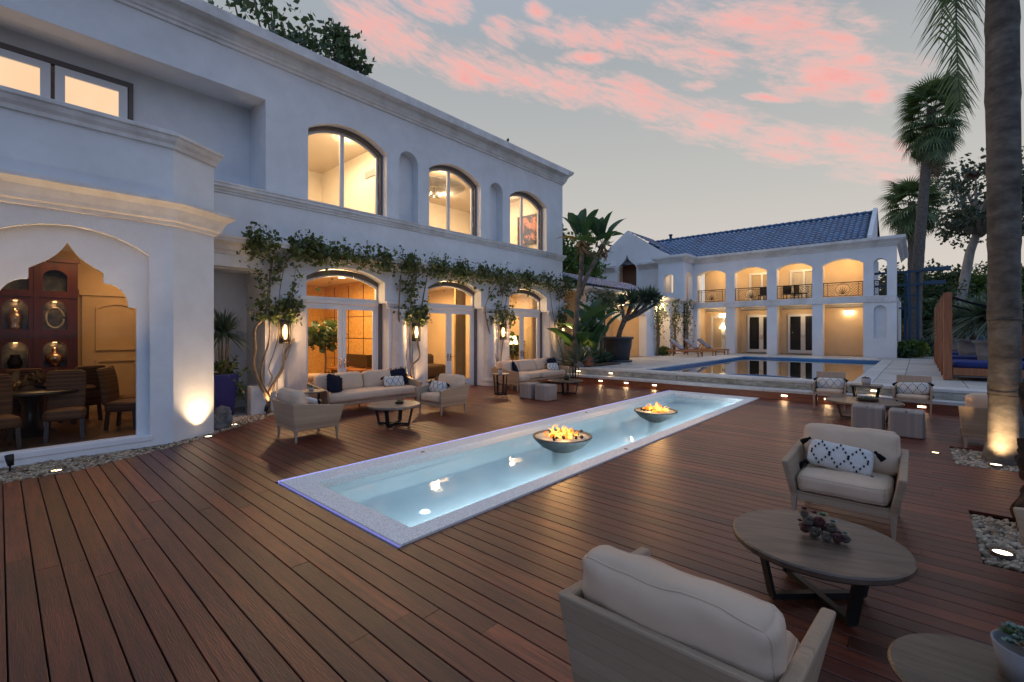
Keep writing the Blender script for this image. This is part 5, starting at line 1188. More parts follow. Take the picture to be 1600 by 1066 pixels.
# stools
ot = thing('cube_stool','','stool')
vs, fs = soft(.46,.46,.42,r=.03,puff=.008,n=8,wr=.002); MB().add([v+Vector((0,0,.215)) for v in vs], fs, False).build('body','vertical_weave',ot); MB().box(-.205,.205,-.205,.205,0,.02).build('foot','dark_metal',ot)
MB().box(-.012,.012,-.236,-.10,.424,.430).build('pull_tab','dark_metal',ot)
for i,(x,y,a,l,sc) in enumerate(((-8.20,9.98,0,'woven cube stool nearer the side table, left of the pair by the curved sofa',1),(-7.62,9.96,0.03,'woven cube stool on the right of the pair by the curved sofa',1),(-.72,11.02,0,'woven cube stool on the left of the pair behind the foreground armchair',1.08),(-.16,10.80,-.02,'woven cube stool on the right of the pair behind the foreground armchair',1.08))):
    o = ot if i == 0 else copy_tree(ot); o.location = (x,y,0); o.rotation_euler = (0,0,a); o['label'] = l; o['group'] = 'woven cube stools'; o.scale = (sc,)*3
# succulents
def rosette(parent,c,r,m,n=14,name='rosette',tilt=0):
    V = []
    for k in range(n):
        a = k*2.4; e = .15+1.15*(k/n); l = r*(1-.45*k/n); d_ = Vector((cos(a)*cos(e),sin(a)*cos(e),sin(e))); s_ = d_.cross(Vector((0,0,1))).normalized()*r*.32
        c_ = Vector(c); V.append([c_, c_+d_*l*.6+s_, c_+d_*l, c_+d_*l*.6-s_])
    return quads(name, np.array([[list(p) for p in q] for q in V]), m, parent)
t = thing('succulent_cluster','knobbly succulent cluster with red and green rosettes on the large foreground table','succulent',(-.50,3.80,.42))
spots = [(-.10,0,.045,.042),(-.04,-.03,.04,.04),(.03,-.04,.036,.036),(.09,-.03,.036,.036),(.13,0,.034,.034),(-.06,.05,.045,.042),(.02,.05,.045,.04),(.08,.04,.04,.036),(-.08,.0,.10,.04),(-.02,.02,.10,.042),(.05,.01,.085,.035),(-.11,.02,.135,.030)]
for i,(x,y,z,r) in enumerate(spots):
    b = MB(); r *= .78; pr_ = [(0,-r)]+[(r*sin(pi*k/9)*(1+.10*(k%2)), -r*cos(pi*k/9)) for k in range(1,9)]+[(0,r)]; b.lathe(pr_,9,(x,y,z),jit=.5); b.build('stem_ball','succulent_pale' if i%3 else 'succulent_red',t,rnd=random.random()*.4); rosette(t,(x,y,z),r*1.9,'succulent_pale' if i%3 else 'succulent_red',34,'leaf_rosette')
for (x,y,z,r,m) in ((-.11,.02,.165,.040,'succulent_red'),(-.05,.03,.15,.035,'succulent_red'),(.0,.03,.145,.048,'succulent_green'),(.06,.02,.12,.035,'succulent_grey'),(.13,0,.07,.028,'succulent_grey'),(-.13,-.02,.09,.03,'succulent_red')): rosette(t,(x,y,z),r,m)
def succ_pot(label,x,y,z,r,h,m='pot_grey',n=7,cols=('succulent_grey','succulent_green'),rr=.055):
    t = thing('succulent_pot',label,'succulent pot',(x,y,z)); MB().lathe([(0,0),(r*.78,0),(r,h),(r*.93,h),(r*.88,h-.02),(0,h-.03)],28).build('pot',m,t)
    for k in range(n):
        a = k*2.4; q = r*.75*math.sqrt(k/n); rosette(t,(q*cos(a),q*sin(a),h+.005+random.random()*.02),rr*random.uniform(.7,1.1),cols[k%len(cols)])
    return t
succ_pot('round grey pot full of blue-green succulents on the small table in the bottom right corner',.33,2.66,.50,.115,.13,'pot_concrete',n=16,rr=.045,cols=('succulent_grey','tree_leaf','succulent_grey','dead_frond'))
succ_pot('tiny pot of succulents on the side table between the long sofa and the bay',-9.72,4.45,.60,.06,.07)
succ_pot('small terracotta succulent pot on the side table beyond the long sofa',-9.55,7.72,.58,.06,.07,'terracotta',cols=('succulent_red','succulent_green'))
succ_pot('small bowl of succulents on the round table of the curved sofa',-7.95,11.40,.42,.10,.10,'dark_metal')
succ_pot('small succulent in a clear pot on the side table near the two stools',-9.35,9.98,.62,.07,.10)
succ_pot('potted succulents on the wooden side table between the two wooden armchairs',-.93,13.62,.62,.10,.14,cols=('succulent_grey','succulent_red'))
succ_pot('small pale flower cluster on the round table before the long sofa',-7.80,5.36,.42,.09,.03,'lava',cols=('succulent_green','pebble'),rr=.06)
succ_pot('flat dish of succulents on the round table beside the right pair of stools',-.80,12.1,.42,.20,.04,'lava',n=9)
t = thing('candle_lantern','small dark metal lantern standing on the far side table of the curved sofa','lantern',(-9.25,13.75,.62)); MB().lathe([(.08,0),(.08,.02),(0,.02)],16).lathe([(.085,.22),(.05,.27),(0,.28)],16).build('cap','dark_metal',t)
for k in range(6): MB().bar((.07*cos(k*pi/3),.07*sin(k*pi/3),.02),(.07*cos(k*pi/3),.07*sin(k*pi/3),.22),.01).build('bar','dark_metal',t)
# sun loungers
def lounger():
    t = thing('sun_lounger','','sun lounger')
    for s in (-1,1): MB().box(-.95,.95,s*.30-.02,s*.30+.02,.26,.33).build('side_rail','teak',t)
    MB().box(.91,.95,-.28,.28,.26,.33).box(-.95,-.91,-.28,.28,.26,.33).build('end_rail','teak',t)
    for sx in (-.75,.86):
        for s in (-1,1): MB().box(sx-.03,sx+.03,s*.29-.03,s*.29+.03,0,.26).build('leg','teak',t)
    for k in range(12): MB().box(-.12+.086*k,-.06+.086*k,-.28,.28,.33,.345).build('slat','teak',t)
    b = MB(); b.hexa([(-.80,-.27,.86),(-.18,-.27,.35),(-.18,.27,.35),(-.80,.27,.86),(-.765,-.27,.90),(-.14,-.27,.39),(-.14,.27,.39),(-.765,.27,.90)]); b.build('backrest','teak',t)
    b = MB(); b.hexa([(-.79,-.27,.88),(-.14,-.27,.36),(-.14,.27,.36),(-.79,.27,.88),(-.75,-.27,.95),(-.10,-.27,.43),(-.10,.27,.43),(-.75,.27,.95)]); b.build('cushion','lounger_cloth',t,bevel=.02)
    MB().bar((-.55,.25,.62),(-.75,.25,.30),.04).bar((-.55,-.25,.62),(-.75,-.25,.30),.04).build('prop','teak',t); return t
lg = lounger()
for i,(x,y,l) in enumerate(((-9.8,25.55,'teak sun lounger nearest the camera of the three beside the pool'),(-9.65,27.35,'middle teak sun lounger of the three beside the pool'),(-9.5,29.1,'farthest teak sun lounger close to the pool house'))):
    o = lg if i == 0 else copy_tree(lg); o.location = (x,y,.516); o.rotation_euler = (0,0,(0,.04,-.03)[i]); o['label'] = l; o['group'] = 'teak sun loungers by the swimming pool'
# daybeds
def daybed(y0,y1,label):
    t = thing('daybed',label,'daybed',(.6,y0,.53)); L = y1-y0
    for (x,y) in ((0,0),(0,L),(2.1,0),(2.1,L)): MB().box(x-.09,x+.09,y-.09,y+.09,0,2.43).build('post','post_wood',t,bevel=.008)
    for x in (0,2.1): MB().box(x-.04,x+.04,.10,L-.10,.12,.34).build('side_board','post_wood',t,bevel=.006)
    for y in (0,L): MB().box(.10,2.0,y-.04,y+.04,.14,.34).build('end_board','post_wood',t,bevel=.006)
    MB().box(.05,2.05,.05,L-.05,.09,.12).build('base_panel','pot_concrete',t)
    soft_obj('mattress','blue_mattress',t,(1.05,L/2,.42),(1.92,L-.15,.17),r=.05,puff=.02,n=8)
    b = MB(); pts = [(0+2.1*k/12, 2.38-.42*(k/12)-.20*sin(pi*k/12)) for k in range(13)]
    b.loft([(x,.06,z) for x,z in pts],[(x,.30,z-.05) for x,z in pts],False); b.build('shade_cloth','navy_fabric',t); return t
daybed(17.62,19.5,'wooden daybed with tall posts and blue mattress, nearest of the three by the pool'); daybed(21.4,23.3,'wooden daybed with tall posts and blue mattress, middle of the three'); daybed(25.6,27.8,'wooden daybed with tall posts, farthest of the three near the palm')
# recessed lights
def steplight(label,x,y,z):
    t = thing('step_light',label,'step light',(x,y,z)); MB().box(-.085,.085,-.006,.004,-.028,.028).build('frame','window_paint',t); MB().box(-.07,.07,-.009,-.005,-.018,.018).build('lens','step_glow',t)
    lamp('AREA',(x,y-.02,z),.55,(1,.62,.30),.12,tgt=(x,y-.5,z-.35),sy=.03,name='step_lamp')
for i,(x,l) in enumerate(((-8.46,'first from the house'),(-7.46,'second from the house'),(-6.45,'third, just before the narrow pool'),(-2.74,'just right of the narrow pool'),(-1.76,'under the left wooden armchair'),(.05,'right of the right wooden armchair'))):
    steplight('glowing step light in the lower wooden riser, '+l,x,14.247,.125)
for i,(x,l) in enumerate(((-9.62,'leftmost beside the curved sofa'),(-8.25,'second from the left'),(-.83,'behind the legs of the wooden side table'))):
    steplight('glowing step light in the upper stone riser, '+l,x,14.60,.385)
def uplight(label,x,y,tgt,e,z=.012,cone=62,col=(1,.66,.34),rr=.055):
    t = thing('uplight',label,'ground light',(x,y,z)); MB().lathe([(rr+.018,-.03),(rr+.018,.006),(rr,.008),(rr,-.004),(rr+.01,-.03)],24).build('rim','bronze',t); MB().lathe([(0,.003),(rr,.002)],24).build('lens','uplight_glow',t)
    lamp('SPOT',(x,y,z+.03),e,col,.03,tgt=tgt,cone=cone,blend=1.0,name='uplight_lamp')
uplight('ground light in the gravel under the bay window ledge',-8.56,.51,(-9.22,.45,3.8),230,cone=75)
uplight('ground light in the gravel washing the angled corner of the bay',-9.36,2.46,(-9.60,2.34,2.4),115,cone=92)
uplight('ground light in the gravel beside the boulder',-10.18,3.12,(-11.4,3.3,1.5),12,cone=85)
uplight('small lit deck light left of the palm gravel bed',.19,9.55,(.19,9.55,2),2,rr=.045,z=.004)
uplight('ground light in front of the tall palm, left one',.80,9.20,(.92,9.58,.9),110,cone=100,rr=.06)
uplight('ground light beside the tall palm, right one',1.10,9.68,(.95,9.6,1.6),40,cone=75,rr=.06)
uplight('ground light in the gravel bed by the rocky stump',.52,5.56,(.95,5.9,1.2),9,cone=80,rr=.06)
def spike(label,x,y,tgt,e,z=0,col=(1,.60,.28)):
    t = thing('garden_spotlight',label,'spotlight',(x,y,z)); MB().tube([(0,0,-.05),(0,0,.10)],.012,6).build('stake','dark_metal',t)
    d_ = (Vector(tgt)-Vector((x,y,z+.14))).normalized(); MB().tube([Vector((0,0,.14))-d_*.07,Vector((0,0,.14))+d_*.02,Vector((0,0,.14))+d_*.08],[.030,.042,.045],14).build('head','dark_metal',t)
    lamp('SPOT',tuple(Vector((x,y,z+.14))+d_*.10),e,col,.03,tgt=tgt,cone=75,blend=.9,name='spot_lamp')
spike('small black spotlight aimed at the vine beside the nearest armchair',-10.95,4.0,(-11.25,4.45,1.1),34)
spike('small black spotlight in the gravel at the left picture edge',-9.05,.10,(-9.3,.0,1.0),1.2)
spike('spotlight hidden behind the long sofa lighting the second vine',-10.9,7.9,(-11.3,8.3,1.0),48)
spike('spotlight behind the near end of the curved sofa lighting the third vine',-10.95,11.7,(-11.3,12.0,1.1),42)
spike('spotlight in the bed lighting the banana leaves orange',-9.6,14.95,(-10.1,15.7,1.7),150,z=.57,col=(1,.45,.12))
# pots, boulder, stump
t = thing('tall_blue_pot','tall square cobalt blue pot with a spiky plant beside the bay wall','potted plant',(-11.55,3.32,.012)); b = MB(); b.hexa([(-.16,-.16,0),(.16,-.16,0),(.16,.16,0),(-.16,.16,0),(-.24,-.24,.92),(.24,-.24,.92),(.24,.24,.92),(-.24,.24,.92)]); b.build('pot','pot_blue',t,bevel=.015)
MB().box(-.225,.225,-.225,.225,.90,.925).build('soil','soil',t)
for k in range(7):
    a = k*.9; MB().tube([(.06*cos(a),.06*sin(a),.9),(.09*cos(a+.5),.09*sin(a+.5),1.3),(.10*cos(a+.3),.10*sin(a+.3),1.75)],[.022,.018,.016],6).build('stem','vine_bark',t)
spiky(t, 360, .78, .042, 'dracaena_leaf', (0,0,1.84), .25, name='foliage'); C = rng.normal(size=(200,3))*np.array([.15,.15,.09])+np.array([.0,.02,1.08]); C2 = rng.normal(size=(90,3))*np.array([.05,.06,.20])+np.array([.16,.27,.66])
quads('trailing_leaves', leafquads(np.concatenate([C,C2]), .10, .6, .4), 'vine_leaf', t)
def rock(name,label,cat,loc,s,m,seed,sub=3,amp=.28,freq=1.5):
    import bmesh
    bm = bmesh.new(); bmesh.ops.create_icosphere(bm, subdivisions=sub+1, radius=1)
    for v in bm.verts:
        n_ = noise.noise(v.co*freq+Vector((seed,0,0)))*amp*1.5+noise.noise(v.co*freq*3+Vector((seed,5,0)))*amp*.5; v.co *= 1+n_
        v.co.x *= s[0]; v.co.y *= s[1]; v.co.z *= s[2]
        if v.co.z < -s[2]*.6: v.co.z = -s[2]*.6
    me = bpy.data.meshes.new(name); bm.to_mesh(me); bm.free(); me.materials.append(M[m]); o = link(bpy.data.objects.new(name, me)); o.location = loc
    return tag(o,label,cat)
rock('boulder','rough grey boulder on the gravel in front of the blue pot','boulder',(-10.08,2.82,.15),(.20,.22,.25),'boulder',3)
rock('rocky_stump','tall dark craggy stump of rock and bark at the right picture edge','stump',(1.02,6.50,.45),(.27,.25,.85),'lava',8,5,.55,3.4)

# ================================================================== PLANTING
# climbing vines
def vine(label, y, dirs, nleaf, yr, paths):
    t = thing('climbing_vine', label, 'vine', (-11.2,y,0)); rr_ = random.Random(int(y*10))
    for j,(path,r0) in enumerate(paths):
        P_ = [Vector((.03+.07*abs(sin(j+k*.9)), yy-y, zz)) for k,(yy,zz) in enumerate([(y,0)]+path)]; P_[0].y = P_[1].y; pts = []
        for k in range(len(P_)-1):
            q0,q1,q2,q3 = P_[max(k-1,0)],P_[k],P_[k+1],P_[min(k+2,len(P_)-1)]
            for i in range(4):
                u = i/4; pts.append(.5*((2*q1)+(q2-q0)*u+(2*q0-5*q1+4*q2-q3)*u*u+(3*q1-q0-3*q2+q3)*u**3))
        pts.append(P_[-1]); n_ = len(pts)
        MB().tube(pts,[r0*(1-.5*k/n_)*(1+.14*sin(k*1.7+j)) for k in range(n_)],8).build('trunk','vine_bark',t)
    # runners along the ledge
    b = MB()
    for j in range(5):
        y1 = rr_.uniform(*yr); pts = [(.05+.15*s_, (y1-y)*s_+.1*sin(s_*7+j), 3.2+.65*s_**.3+.08*sin(s_*9+j)) for s_ in np.linspace(0,1,10)]; b.tube(pts,[.016*(1-.6*s_) for s_ in np.linspace(0,1,10)],5)
    b.build('runner','vine_bark',t)
    C = []
    while len(C) < nleaf:
        u = rr_.random()
        if u < .72:   # along the ledge, clumped
            yy = rr_.uniform(*yr); cl = .5+.5*noise.noise(Vector((yy*1.6,y,0)))+.25*noise.noise(Vector((yy*5,1,y)))
            if rr_.random() > (cl*1.5)**2: continue
            C.append((rr_.gauss(.24,.10), yy-y, 3.86+rr_.gauss(0,.13)-abs(rr_.gauss(0,.16))*(rr_.random()<.45)+.22*max(0,cl-.45)*rr_.random()*2))
        elif u < .97 and rr_.random() < .7:  # hanging curtain around the stems
            s_ = rr_.random()**.75; zz = 3.7-1.35*s_; w_ = .62*(1-s_)+.28; off = rr_.choice(dirs)[0]*.6; yy = off+rr_.gauss(0,.33*w_+.05)
            if noise.noise(Vector((yy*3,zz*2.2,y))) < .02: continue
            C.append((rr_.gauss(.10,.07), yy, zz))
        else: C.append((rr_.gauss(.10,.04), rr_.choice(dirs)[0]*.9+rr_.gauss(0,.10), rr_.uniform(2.1,2.6)))
    quads('foliage', leafquads(np.array(C), .088, .75, .35, .5), 'vine_leaf', t)
    # twigs sticking up
    b = MB(); L = []
    for j in range(9):
        yy = rr_.uniform(*yr)-y; tall = rr_.uniform(.15,.42); b.tube([(.2,yy,3.85),(.24,yy+.03,3.9+tall*.6),(.28,yy+rr_.uniform(-.1,.1),3.9+tall)],[.006,.004,.002],4)
        L += [(.24+rr_.gauss(0,.03),yy+rr_.gauss(0,.04),3.9+tall*rr_.random()) for _ in range(14)]
    b.build('twig','vine_bark',t); quads('twig_leaves', leafquads(np.array(L), .07, .7, .2), 'vine_leaf', t); return t
vine('climbing vine with pale twisted trunks beside the entry recess, leftmost',4.32,[(-.42,.10,3.7),(-.10,.05,3.7),(.22,-.04,3.6),(.40,.03,3.0)],2700,(3.6,6.6),[([(4.08,.35),(3.91,.71),(3.8,1.12),(3.83,1.48),(3.81,1.92),(3.96,2.13),(4.07,2.35),(4.1,2.75),(4.19,3.6)],.042),([(4.10,.35),(3.96,.83),(4.01,1.26),(4.12,1.7),(4.12,2.43),(4.18,3.5)],.030),([(4.12,.34),(4.22,.66),(4.41,1.02),(4.48,1.39),(4.70,1.69)],.048),([(4.08,.52),(4.18,.81),(4.12,1.03),(4.24,1.4),(4.32,1.84),(4.35,2.8),(4.5,3.5)],.016),([(4.3,.8),(4.6,1.5),(4.62,2.3),(4.72,3.5)],.013)])
vine('climbing vine between the leftmost and middle french doors',8.15,[(-.35,-.06,3.7),(.1,.05,3.7),(.40,.06,3.6)],2500,(6.4,10.2),[([(8.03,.49),(7.80,.73),(7.87,1.28),(7.70,1.93),(7.6,2.39),(7.68,3.5)],.045),([(8.08,.48),(8.03,1.09),(8.01,1.65),(8.01,2.5),(8.1,3.5)],.028),([(8.08,.48),(8.08,.86),(8.33,1.12),(8.28,1.61),(8.37,2.22),(8.6,3.5)],.036)])
vine('thin climbing vine between the middle and rightmost french doors',11.95,[(-.55,.05,3.8),(.05,.02,3.8),(.55,-.05,3.8)],2000,(9.6,13.6),[([(11.81,.48),(11.51,1.28),(11.26,2.06),(11.13,2.72),(11.45,3.29),(12.0,3.8)],.026),([(11.84,.47),(12.01,1.38),(12.18,2.3),(12.11,2.76),(12.35,3.47),(12.8,3.9)],.022),([(11.8,.5),(11.75,1.5),(11.9,2.8),(12.1,3.8)],.016)])
vine('sparse thin climbing vine at the far corner of the house',15.62,[(-.25,.06,3.8),(.1,-.04,3.8)],1300,(13.0,16.1),[([(15.66,.77),(15.21,1.84),(14.95,2.88),(14.78,3.85)],.024),([(15.71,.76),(15.39,2.1),(15.44,3.16),(15.13,3.85)],.018)])
for i,(y,l) in enumerate(((19.0,'climbing plant over the left end of the arcade behind the big pot'),(25.05,'climbing plant on the arcade pillar right of the dragon tree'),(27.4,'climbing plant on the arcade pillar behind the nearest lounger'),(29.35,'climbing plant on the arcade pillar closest to the pool house'))):
    t = thing('wall_climber', l, 'climbing plant', (-11.2,y,.52), group='climbing plants on the arcade pillars')
    for j in range(3): MB().tube([(.05,.12*sin(j*2),0),(.10,.15*sin(j*2+1),.9),(.06,.14*sin(j*3+2),1.9),(.10,.2*sin(j*2),3.0)],[.05,.04,.03,.02],6).build('trunk','bark',t)
    n = 900 if i == 0 else 420; C = rng.normal(size=(n,3))*(np.array([.16,1.0,.28]) if i == 0 else np.array([.14,.26,.75]))+np.array([.15,.3 if i == 0 else 0,2.85 if i == 0 else 2.3]); C[:,2] = np.minimum(C[:,2],3.35); quads('foliage', leafquads(C,.13), 'vine_leaf', t)

def tree(name, label, base, H_, crown, r, n, leaf='tree_leaf', size=.3, nb=14, trunk=.25, bark='bark', cat='tree', gaps=.35, group=None, seed=1, flat=.8, lean=(0,0)):
    rr_ = random.Random(seed); t = thing(name, label, cat, base, group=group); cx, cy_, cz = crown
    bl = []
    for i in range(nb):
        a = rr_.uniform(0,2*pi); e = rr_.uniform(-.7,1.2); q = rr_.uniform(.45,.95); bl.append((Vector((cx+r*q*cos(a)*cos(e), cy_+r*q*sin(a)*cos(e), cz+r*flat*q*sin(e))), r*rr_.uniform(.22,.42)))
    b = MB(); top = Vector((cx,cy_,cz-r*flat*.5)); b.tube([(0,0,0),(cx*.3+lean[0],cy_*.3+lean[1],top.z*.4),(cx*.7,cy_*.7,top.z*.8),top],[trunk*1.25,trunk,trunk*.8,trunk*.6],10); b.build('trunk',bark,t)
    b = MB()
    for c,q in bl: m_ = (top+c)/2+Vector((rr_.uniform(-.1,.1)*r,rr_.uniform(-.1,.1)*r,-.05*r)); b.tube([top-Vector((0,0,.2*r)),m_,c],[trunk*.5,trunk*.28,trunk*.08],6)
    b.build('limbs',bark,t)
    per = n//nb; C = []
    for c,q in bl:
        k = rng.normal(size=(per,3)); k /= np.linalg.norm(k,axis=1,keepdims=True); k *= (rng.random(per)**.45)[:,None]*q*np.array([1,1,.8]); 
        # sub-clumps give gaps
        keep = np.array([noise.noise(Vector(x)*(2.2/q)+c) > gaps-.5 for x in k.tolist()]); C.append(k[keep]+np.array(c))
    C = np.concatenate(C); quads('crown', leafquads(C, size, .6, .1), leaf, t); return t
tree('broadleaf_tree','dark leafy tree rising above the roof at the upper left',(-22.5,8.5,-.8),18,(0,0,15.0),4.0,6800,size=.30,nb=34,gaps=.62,seed=4,flat=.72)
tree('broadleaf_tree','second dark leafy tree above the roof, just right of the first',(-20.6,11.2,-.8),16,(0,-.9,15.3),1.9,3800,size=.25,nb=20,gaps=.62,seed=12,flat=1.0)
tree('broadleaf_tree','dense green tree behind the far corner of the main house',(-18.5,25.5,.5),10,(0,0,5.3),3.0,14000,'tree_leaf_bright',size=.24,nb=30,seed=6,flat=1.25,gaps=.25)
tree('broadleaf_tree','darker tree behind the left gable of the pool house',(-21.5,33.0,.5),10,(0,0,5.0),3.2,9000,size=.28,nb=24,seed=16,flat=1.1,gaps=.25)
tree('eucalyptus','tall pale-barked eucalyptus with a loose crown behind the daybeds',(1.7,52.4,-.5),16,(2.1,1.6,13.0),4.6,9000,'euc_leaf',size=.34,nb=30,trunk=.38,bark='euc_bark',seed=3,flat=.75,gaps=.55,lean=(.2,.2))
tree('eucalyptus','second eucalyptus whose crown shows right of the big palm trunk',(7.2,50.5,-.5),14,(.2,.2,11.5),3.6,7000,'euc_leaf',size=.3,nb=22,trunk=.34,bark='euc_bark',seed=9,flat=.85,gaps=.45)
bg_ = [(-.6,50,.3,3.0,4.3,'tree_leaf','round dark bush-like tree right behind the second palm trunk'),(1.5,57,.3,3.1,5.2,'tree_leaf','dark domed tree in the distance left of the eucalyptus trunk'),(4.6,55,.3,3.0,3.8,'tree_leaf_bright','bright yellow-green tree behind the tilted canopy cloth'),(2.9,60,.3,2.8,4.3,'tree_leaf','grey-green tree behind the eucalyptus trunk'),(8.5,56,.3,3.4,4.2,'tree_leaf','dark tree seen right of the big palm trunk'),(.2,44,.3,2.0,2.4,'tree_leaf','low dark shrub mass left of the daybeds'),(11.5,52,.3,4,4.5,'tree_leaf','dark tree farthest right beyond the fence'),(-3.5,62,.3,3.4,4.0,'tree_leaf','dark tree partly behind the right corner of the pool house'),(6.2,66,.3,4.0,5.6,'tree_leaf','tall distant dark tree behind the bright green one')]
for i,(x,y,z,r,cz,lf,l) in enumerate(bg_): tree('garden_tree',l,(x,y,z),6,(0,0,cz),r,6500,lf,size=.26,nb=24,seed=30+i,flat=.85,gaps=.2,group='trees beyond the garden fence')
# fan palms
def fan_leaf(m='palm_leaf', L=1.25, n=24):
    V = []; pet = L*.75
    V.append([(-.03,0,0),(.03,0,0),(.02,pet,.10),(-.02,pet,.10)])
    for k in range(n):
        a = (k-(n-1)/2)/n*4.3; d_ = Vector((sin(a),cos(a),0)); s_ = Vector((cos(a),-sin(a),0)); l = L*(.75+.25*cos(a*.5)); prev = None
        for j in range(4):
            q = j/3; p = Vector((0,pet,.10))+d_*l*q+Vector((0,0,-.50*l*q**2.2-.05*abs(a)*q)); w_ = s_*(.055 if j else .012)*(1-q**2)*1.1; w_ = w_ if j else s_*.012; cur = (p-w_,p+w_)
            if prev: V.append([tuple(prev[0]),tuple(prev[1]),tuple(cur[1]),tuple(cur[0])])
            prev = cur
    o = quads('frond', np.array(V,dtype=float), m); return o
fl = fan_leaf(); fd = fan_leaf('dead_frond', 1.15)
def fan_palm(label, x, y, z0, z1, lean, r=.36, sc=1.0, n=64, dead=16, skirt=0, tier=.6):
    t = thing('fan_palm', label, 'palm tree', (x,y,z0)); h = z1-z0; b = MB()
    prof = []; pts = []; rad = []
    for k in range(40):
        s_ = k/39; pts.append((lean[0]*s_**1.4, lean[1]*s_**1.4, h*s_)); rad.append(r*(1.25-.35*min(1,s_*4))*(1-.25*s_)*(1+.05*(k%2)) if s_ > .02 else r*1.35)
    b.tube(pts, rad, 14); b.build('trunk','palm_fibre',t); top = Vector(pts[-1])
    for i in range(n+dead):
        src = fl if i < n else fd; o = src.copy(); col.objects.link(o); o.parent = t; a = i*2.399
        e = (1.40-2.45*(i/n)**.7)+random.uniform(-.12,.12) if i < n else random.uniform(-1.5,-1.2); zz = (.35-2.3*(i/n)**1.3)*sc*tier if i < n else random.uniform(-2.9,-1.2)*sc*tier
        o.location = top+Vector((cos(a)*.18,sin(a)*.18,zz)); o.rotation_euler = Euler((e, random.uniform(-.3,.3), a-pi/2)); q = sc*random.uniform(.85,1.15)*(1 if i < n else .8); o.scale = (q,q,q)
    return t
fan_palm('tall fan palm with a thick round crown right of the pool house', -.26,40.0,.3,16.6,(.9,.7),.36,.86,74,26,tier=1.45)
fan_palm('shorter fan palm behind the tall one, crown half as high', -.35,45.3,.3,11.6,(-.05,0),.33,.98,46,10)
fan_palm('small distant palm just left of the bright green tree', 4.3,62.5,.3,6.2,(.1,0),.25,.8,26,2); fan_palm('small distant palm beside the blue steel frame', -1.2,52,.3,5.2,(.1,0),.22,.75,24,2)
fl.hide_render = False; bpy.data.objects.remove(fl); bpy.data.objects.remove(fd)
# big foreground feather palm
t = thing('feather_palm','massive ringed palm trunk at the right with fronds hanging from above the picture','palm tree',(.93,9.62,0)); b = MB(); n = 70; vs = []; 
for k in range(n+1):
    z = 8.1*k/n; r = .168+.065*math.exp(-z*3.0)+.014*math.exp(-((z-5.2)/1.6)**2)-.006*z/8; ringn = .010*(1 if (k%9)==0 else 0)+.006*(1 if (k%9)==1 else 0)
    for j in range(28):
        a = 2*pi*j/28; rr_ = (r+ringn)*(1+.05*noise.noise(Vector((cos(a)*1.5,sin(a)*1.5,z*1.1)))); vs.append((rr_*cos(a)-.05*z/8, rr_*sin(a)-.1*z/8, z))
b.add(vs, [(i*28+j,i*28+(j+1)%28,(i+1)*28+(j+1)%28,(i+1)*28+j) for i in range(n) for j in range(28)], True); b.build('trunk','palm_bark',t)
for z,m in ((.95,'dark_metal'),(2.02,'dark_metal'),(3.2,'dark_metal')): b = MB(); b.lathe([(.182,z),(.188,z+.006),(.182,z+.012)],30,(-.02*z/3,-.02,0)); b.build('strap',m,t)
MB().lathe([(.20,7.6),(.18,8.1),(.14,8.9),(.09,9.6)],20).build('crown_shaft','paddle_leaf',t)
MB().tube([(.19,.14,0.1),(.16,.13,1.6),(.155,.12,2.9),(.15,.12,4.25)],.010,5).build('cable','dark_metal',t)
def feather(parent, pts, L=.55, n=64, m='palm_leaf'):
    pts = [Vector(p) for p in pts]; MB().tube(pts,[.022*(1-.8*k/(len(pts)-1)) for k in range(len(pts))],6).build('frond_rib','palm_leaf',parent,rnd=.5)
    V = []; m_ = len(pts)-1
    for k in range(n):
        s_ = .12+.88*k/n; f = s_*m_; i = min(int(f),m_-1); p = pts[i].lerp(pts[i+1],f-i); tan = (pts[i+1]-pts[i]).normalized(); side = tan.cross(Vector((0,0,1)))
        if side.length < .3: side = (side+Vector((.75,.66,0))*.6)
        side = side.normalized()
        for sg in (-1,1):
            l = L*(.5+.9*sin(pi*min(1,s_*.85+.1)))*random.uniform(.8,1.1); d_ = (side*sg*random.uniform(.7,1)+tan*.75+Vector((random.uniform(-.2,.2),random.uniform(-.2,.2),random.uniform(-.25,.05)))).normalized(); prev = None; wv = tan.cross(d_).normalized().cross(d_).normalized()
            for j in range(4):
                q = j/3; c_ = p+d_*l*q+Vector((0,0,-.40*l*q*q)); w_ = wv*(.014*(1-q**1.5)+.0008); cur = (c_-w_,c_+w_)
                if prev: V.append([tuple(prev[0]),tuple(prev[1]),tuple(cur[1]),tuple(cur[0])])
                prev = cur
    return quads('frond_leaflets', np.array(V), m, parent)
def arcf(a, reach, rise, drop): return [(cos(a)*reach*s_**.8, sin(a)*reach*s_**.8, 9.0+rise*sin(pi*min(1,s_*.9))-drop*s_**2.2) for s_ in np.linspace(0,1,12)]
feather(t, [(0,0,9.0),(-.18,.06,9.1),(-.36,.13,8.8),(-.47,.18,8.2),(-.50,.20,7.4),(-.50,.20,6.6),(-.48,.20,5.85),(-.46,.19,5.35)], .46, 84)
feather(t, [(0,0,9.0),(-.22,.0,9.1),(-.42,.02,8.8),(-.54,.04,8.2),(-.58,.05,7.5),(-.57,.05,6.9)], .34, 60)
for k in range(7): feather(t, arcf(k*.62-1.9,2.6,.8+.3*(k%2),1.8), .6, 46)
o = MB().lathe([(.0,0),(.035,.01),(.055,.12),(.05,.12),(.0,.03)],14).build('string_light','bronze'); o.location = (.64,9.42,4.15); o.rotation_euler = (0,-1.9,.7); tag(o,'small lamp head strapped to the left of the big palm trunk','lamp')
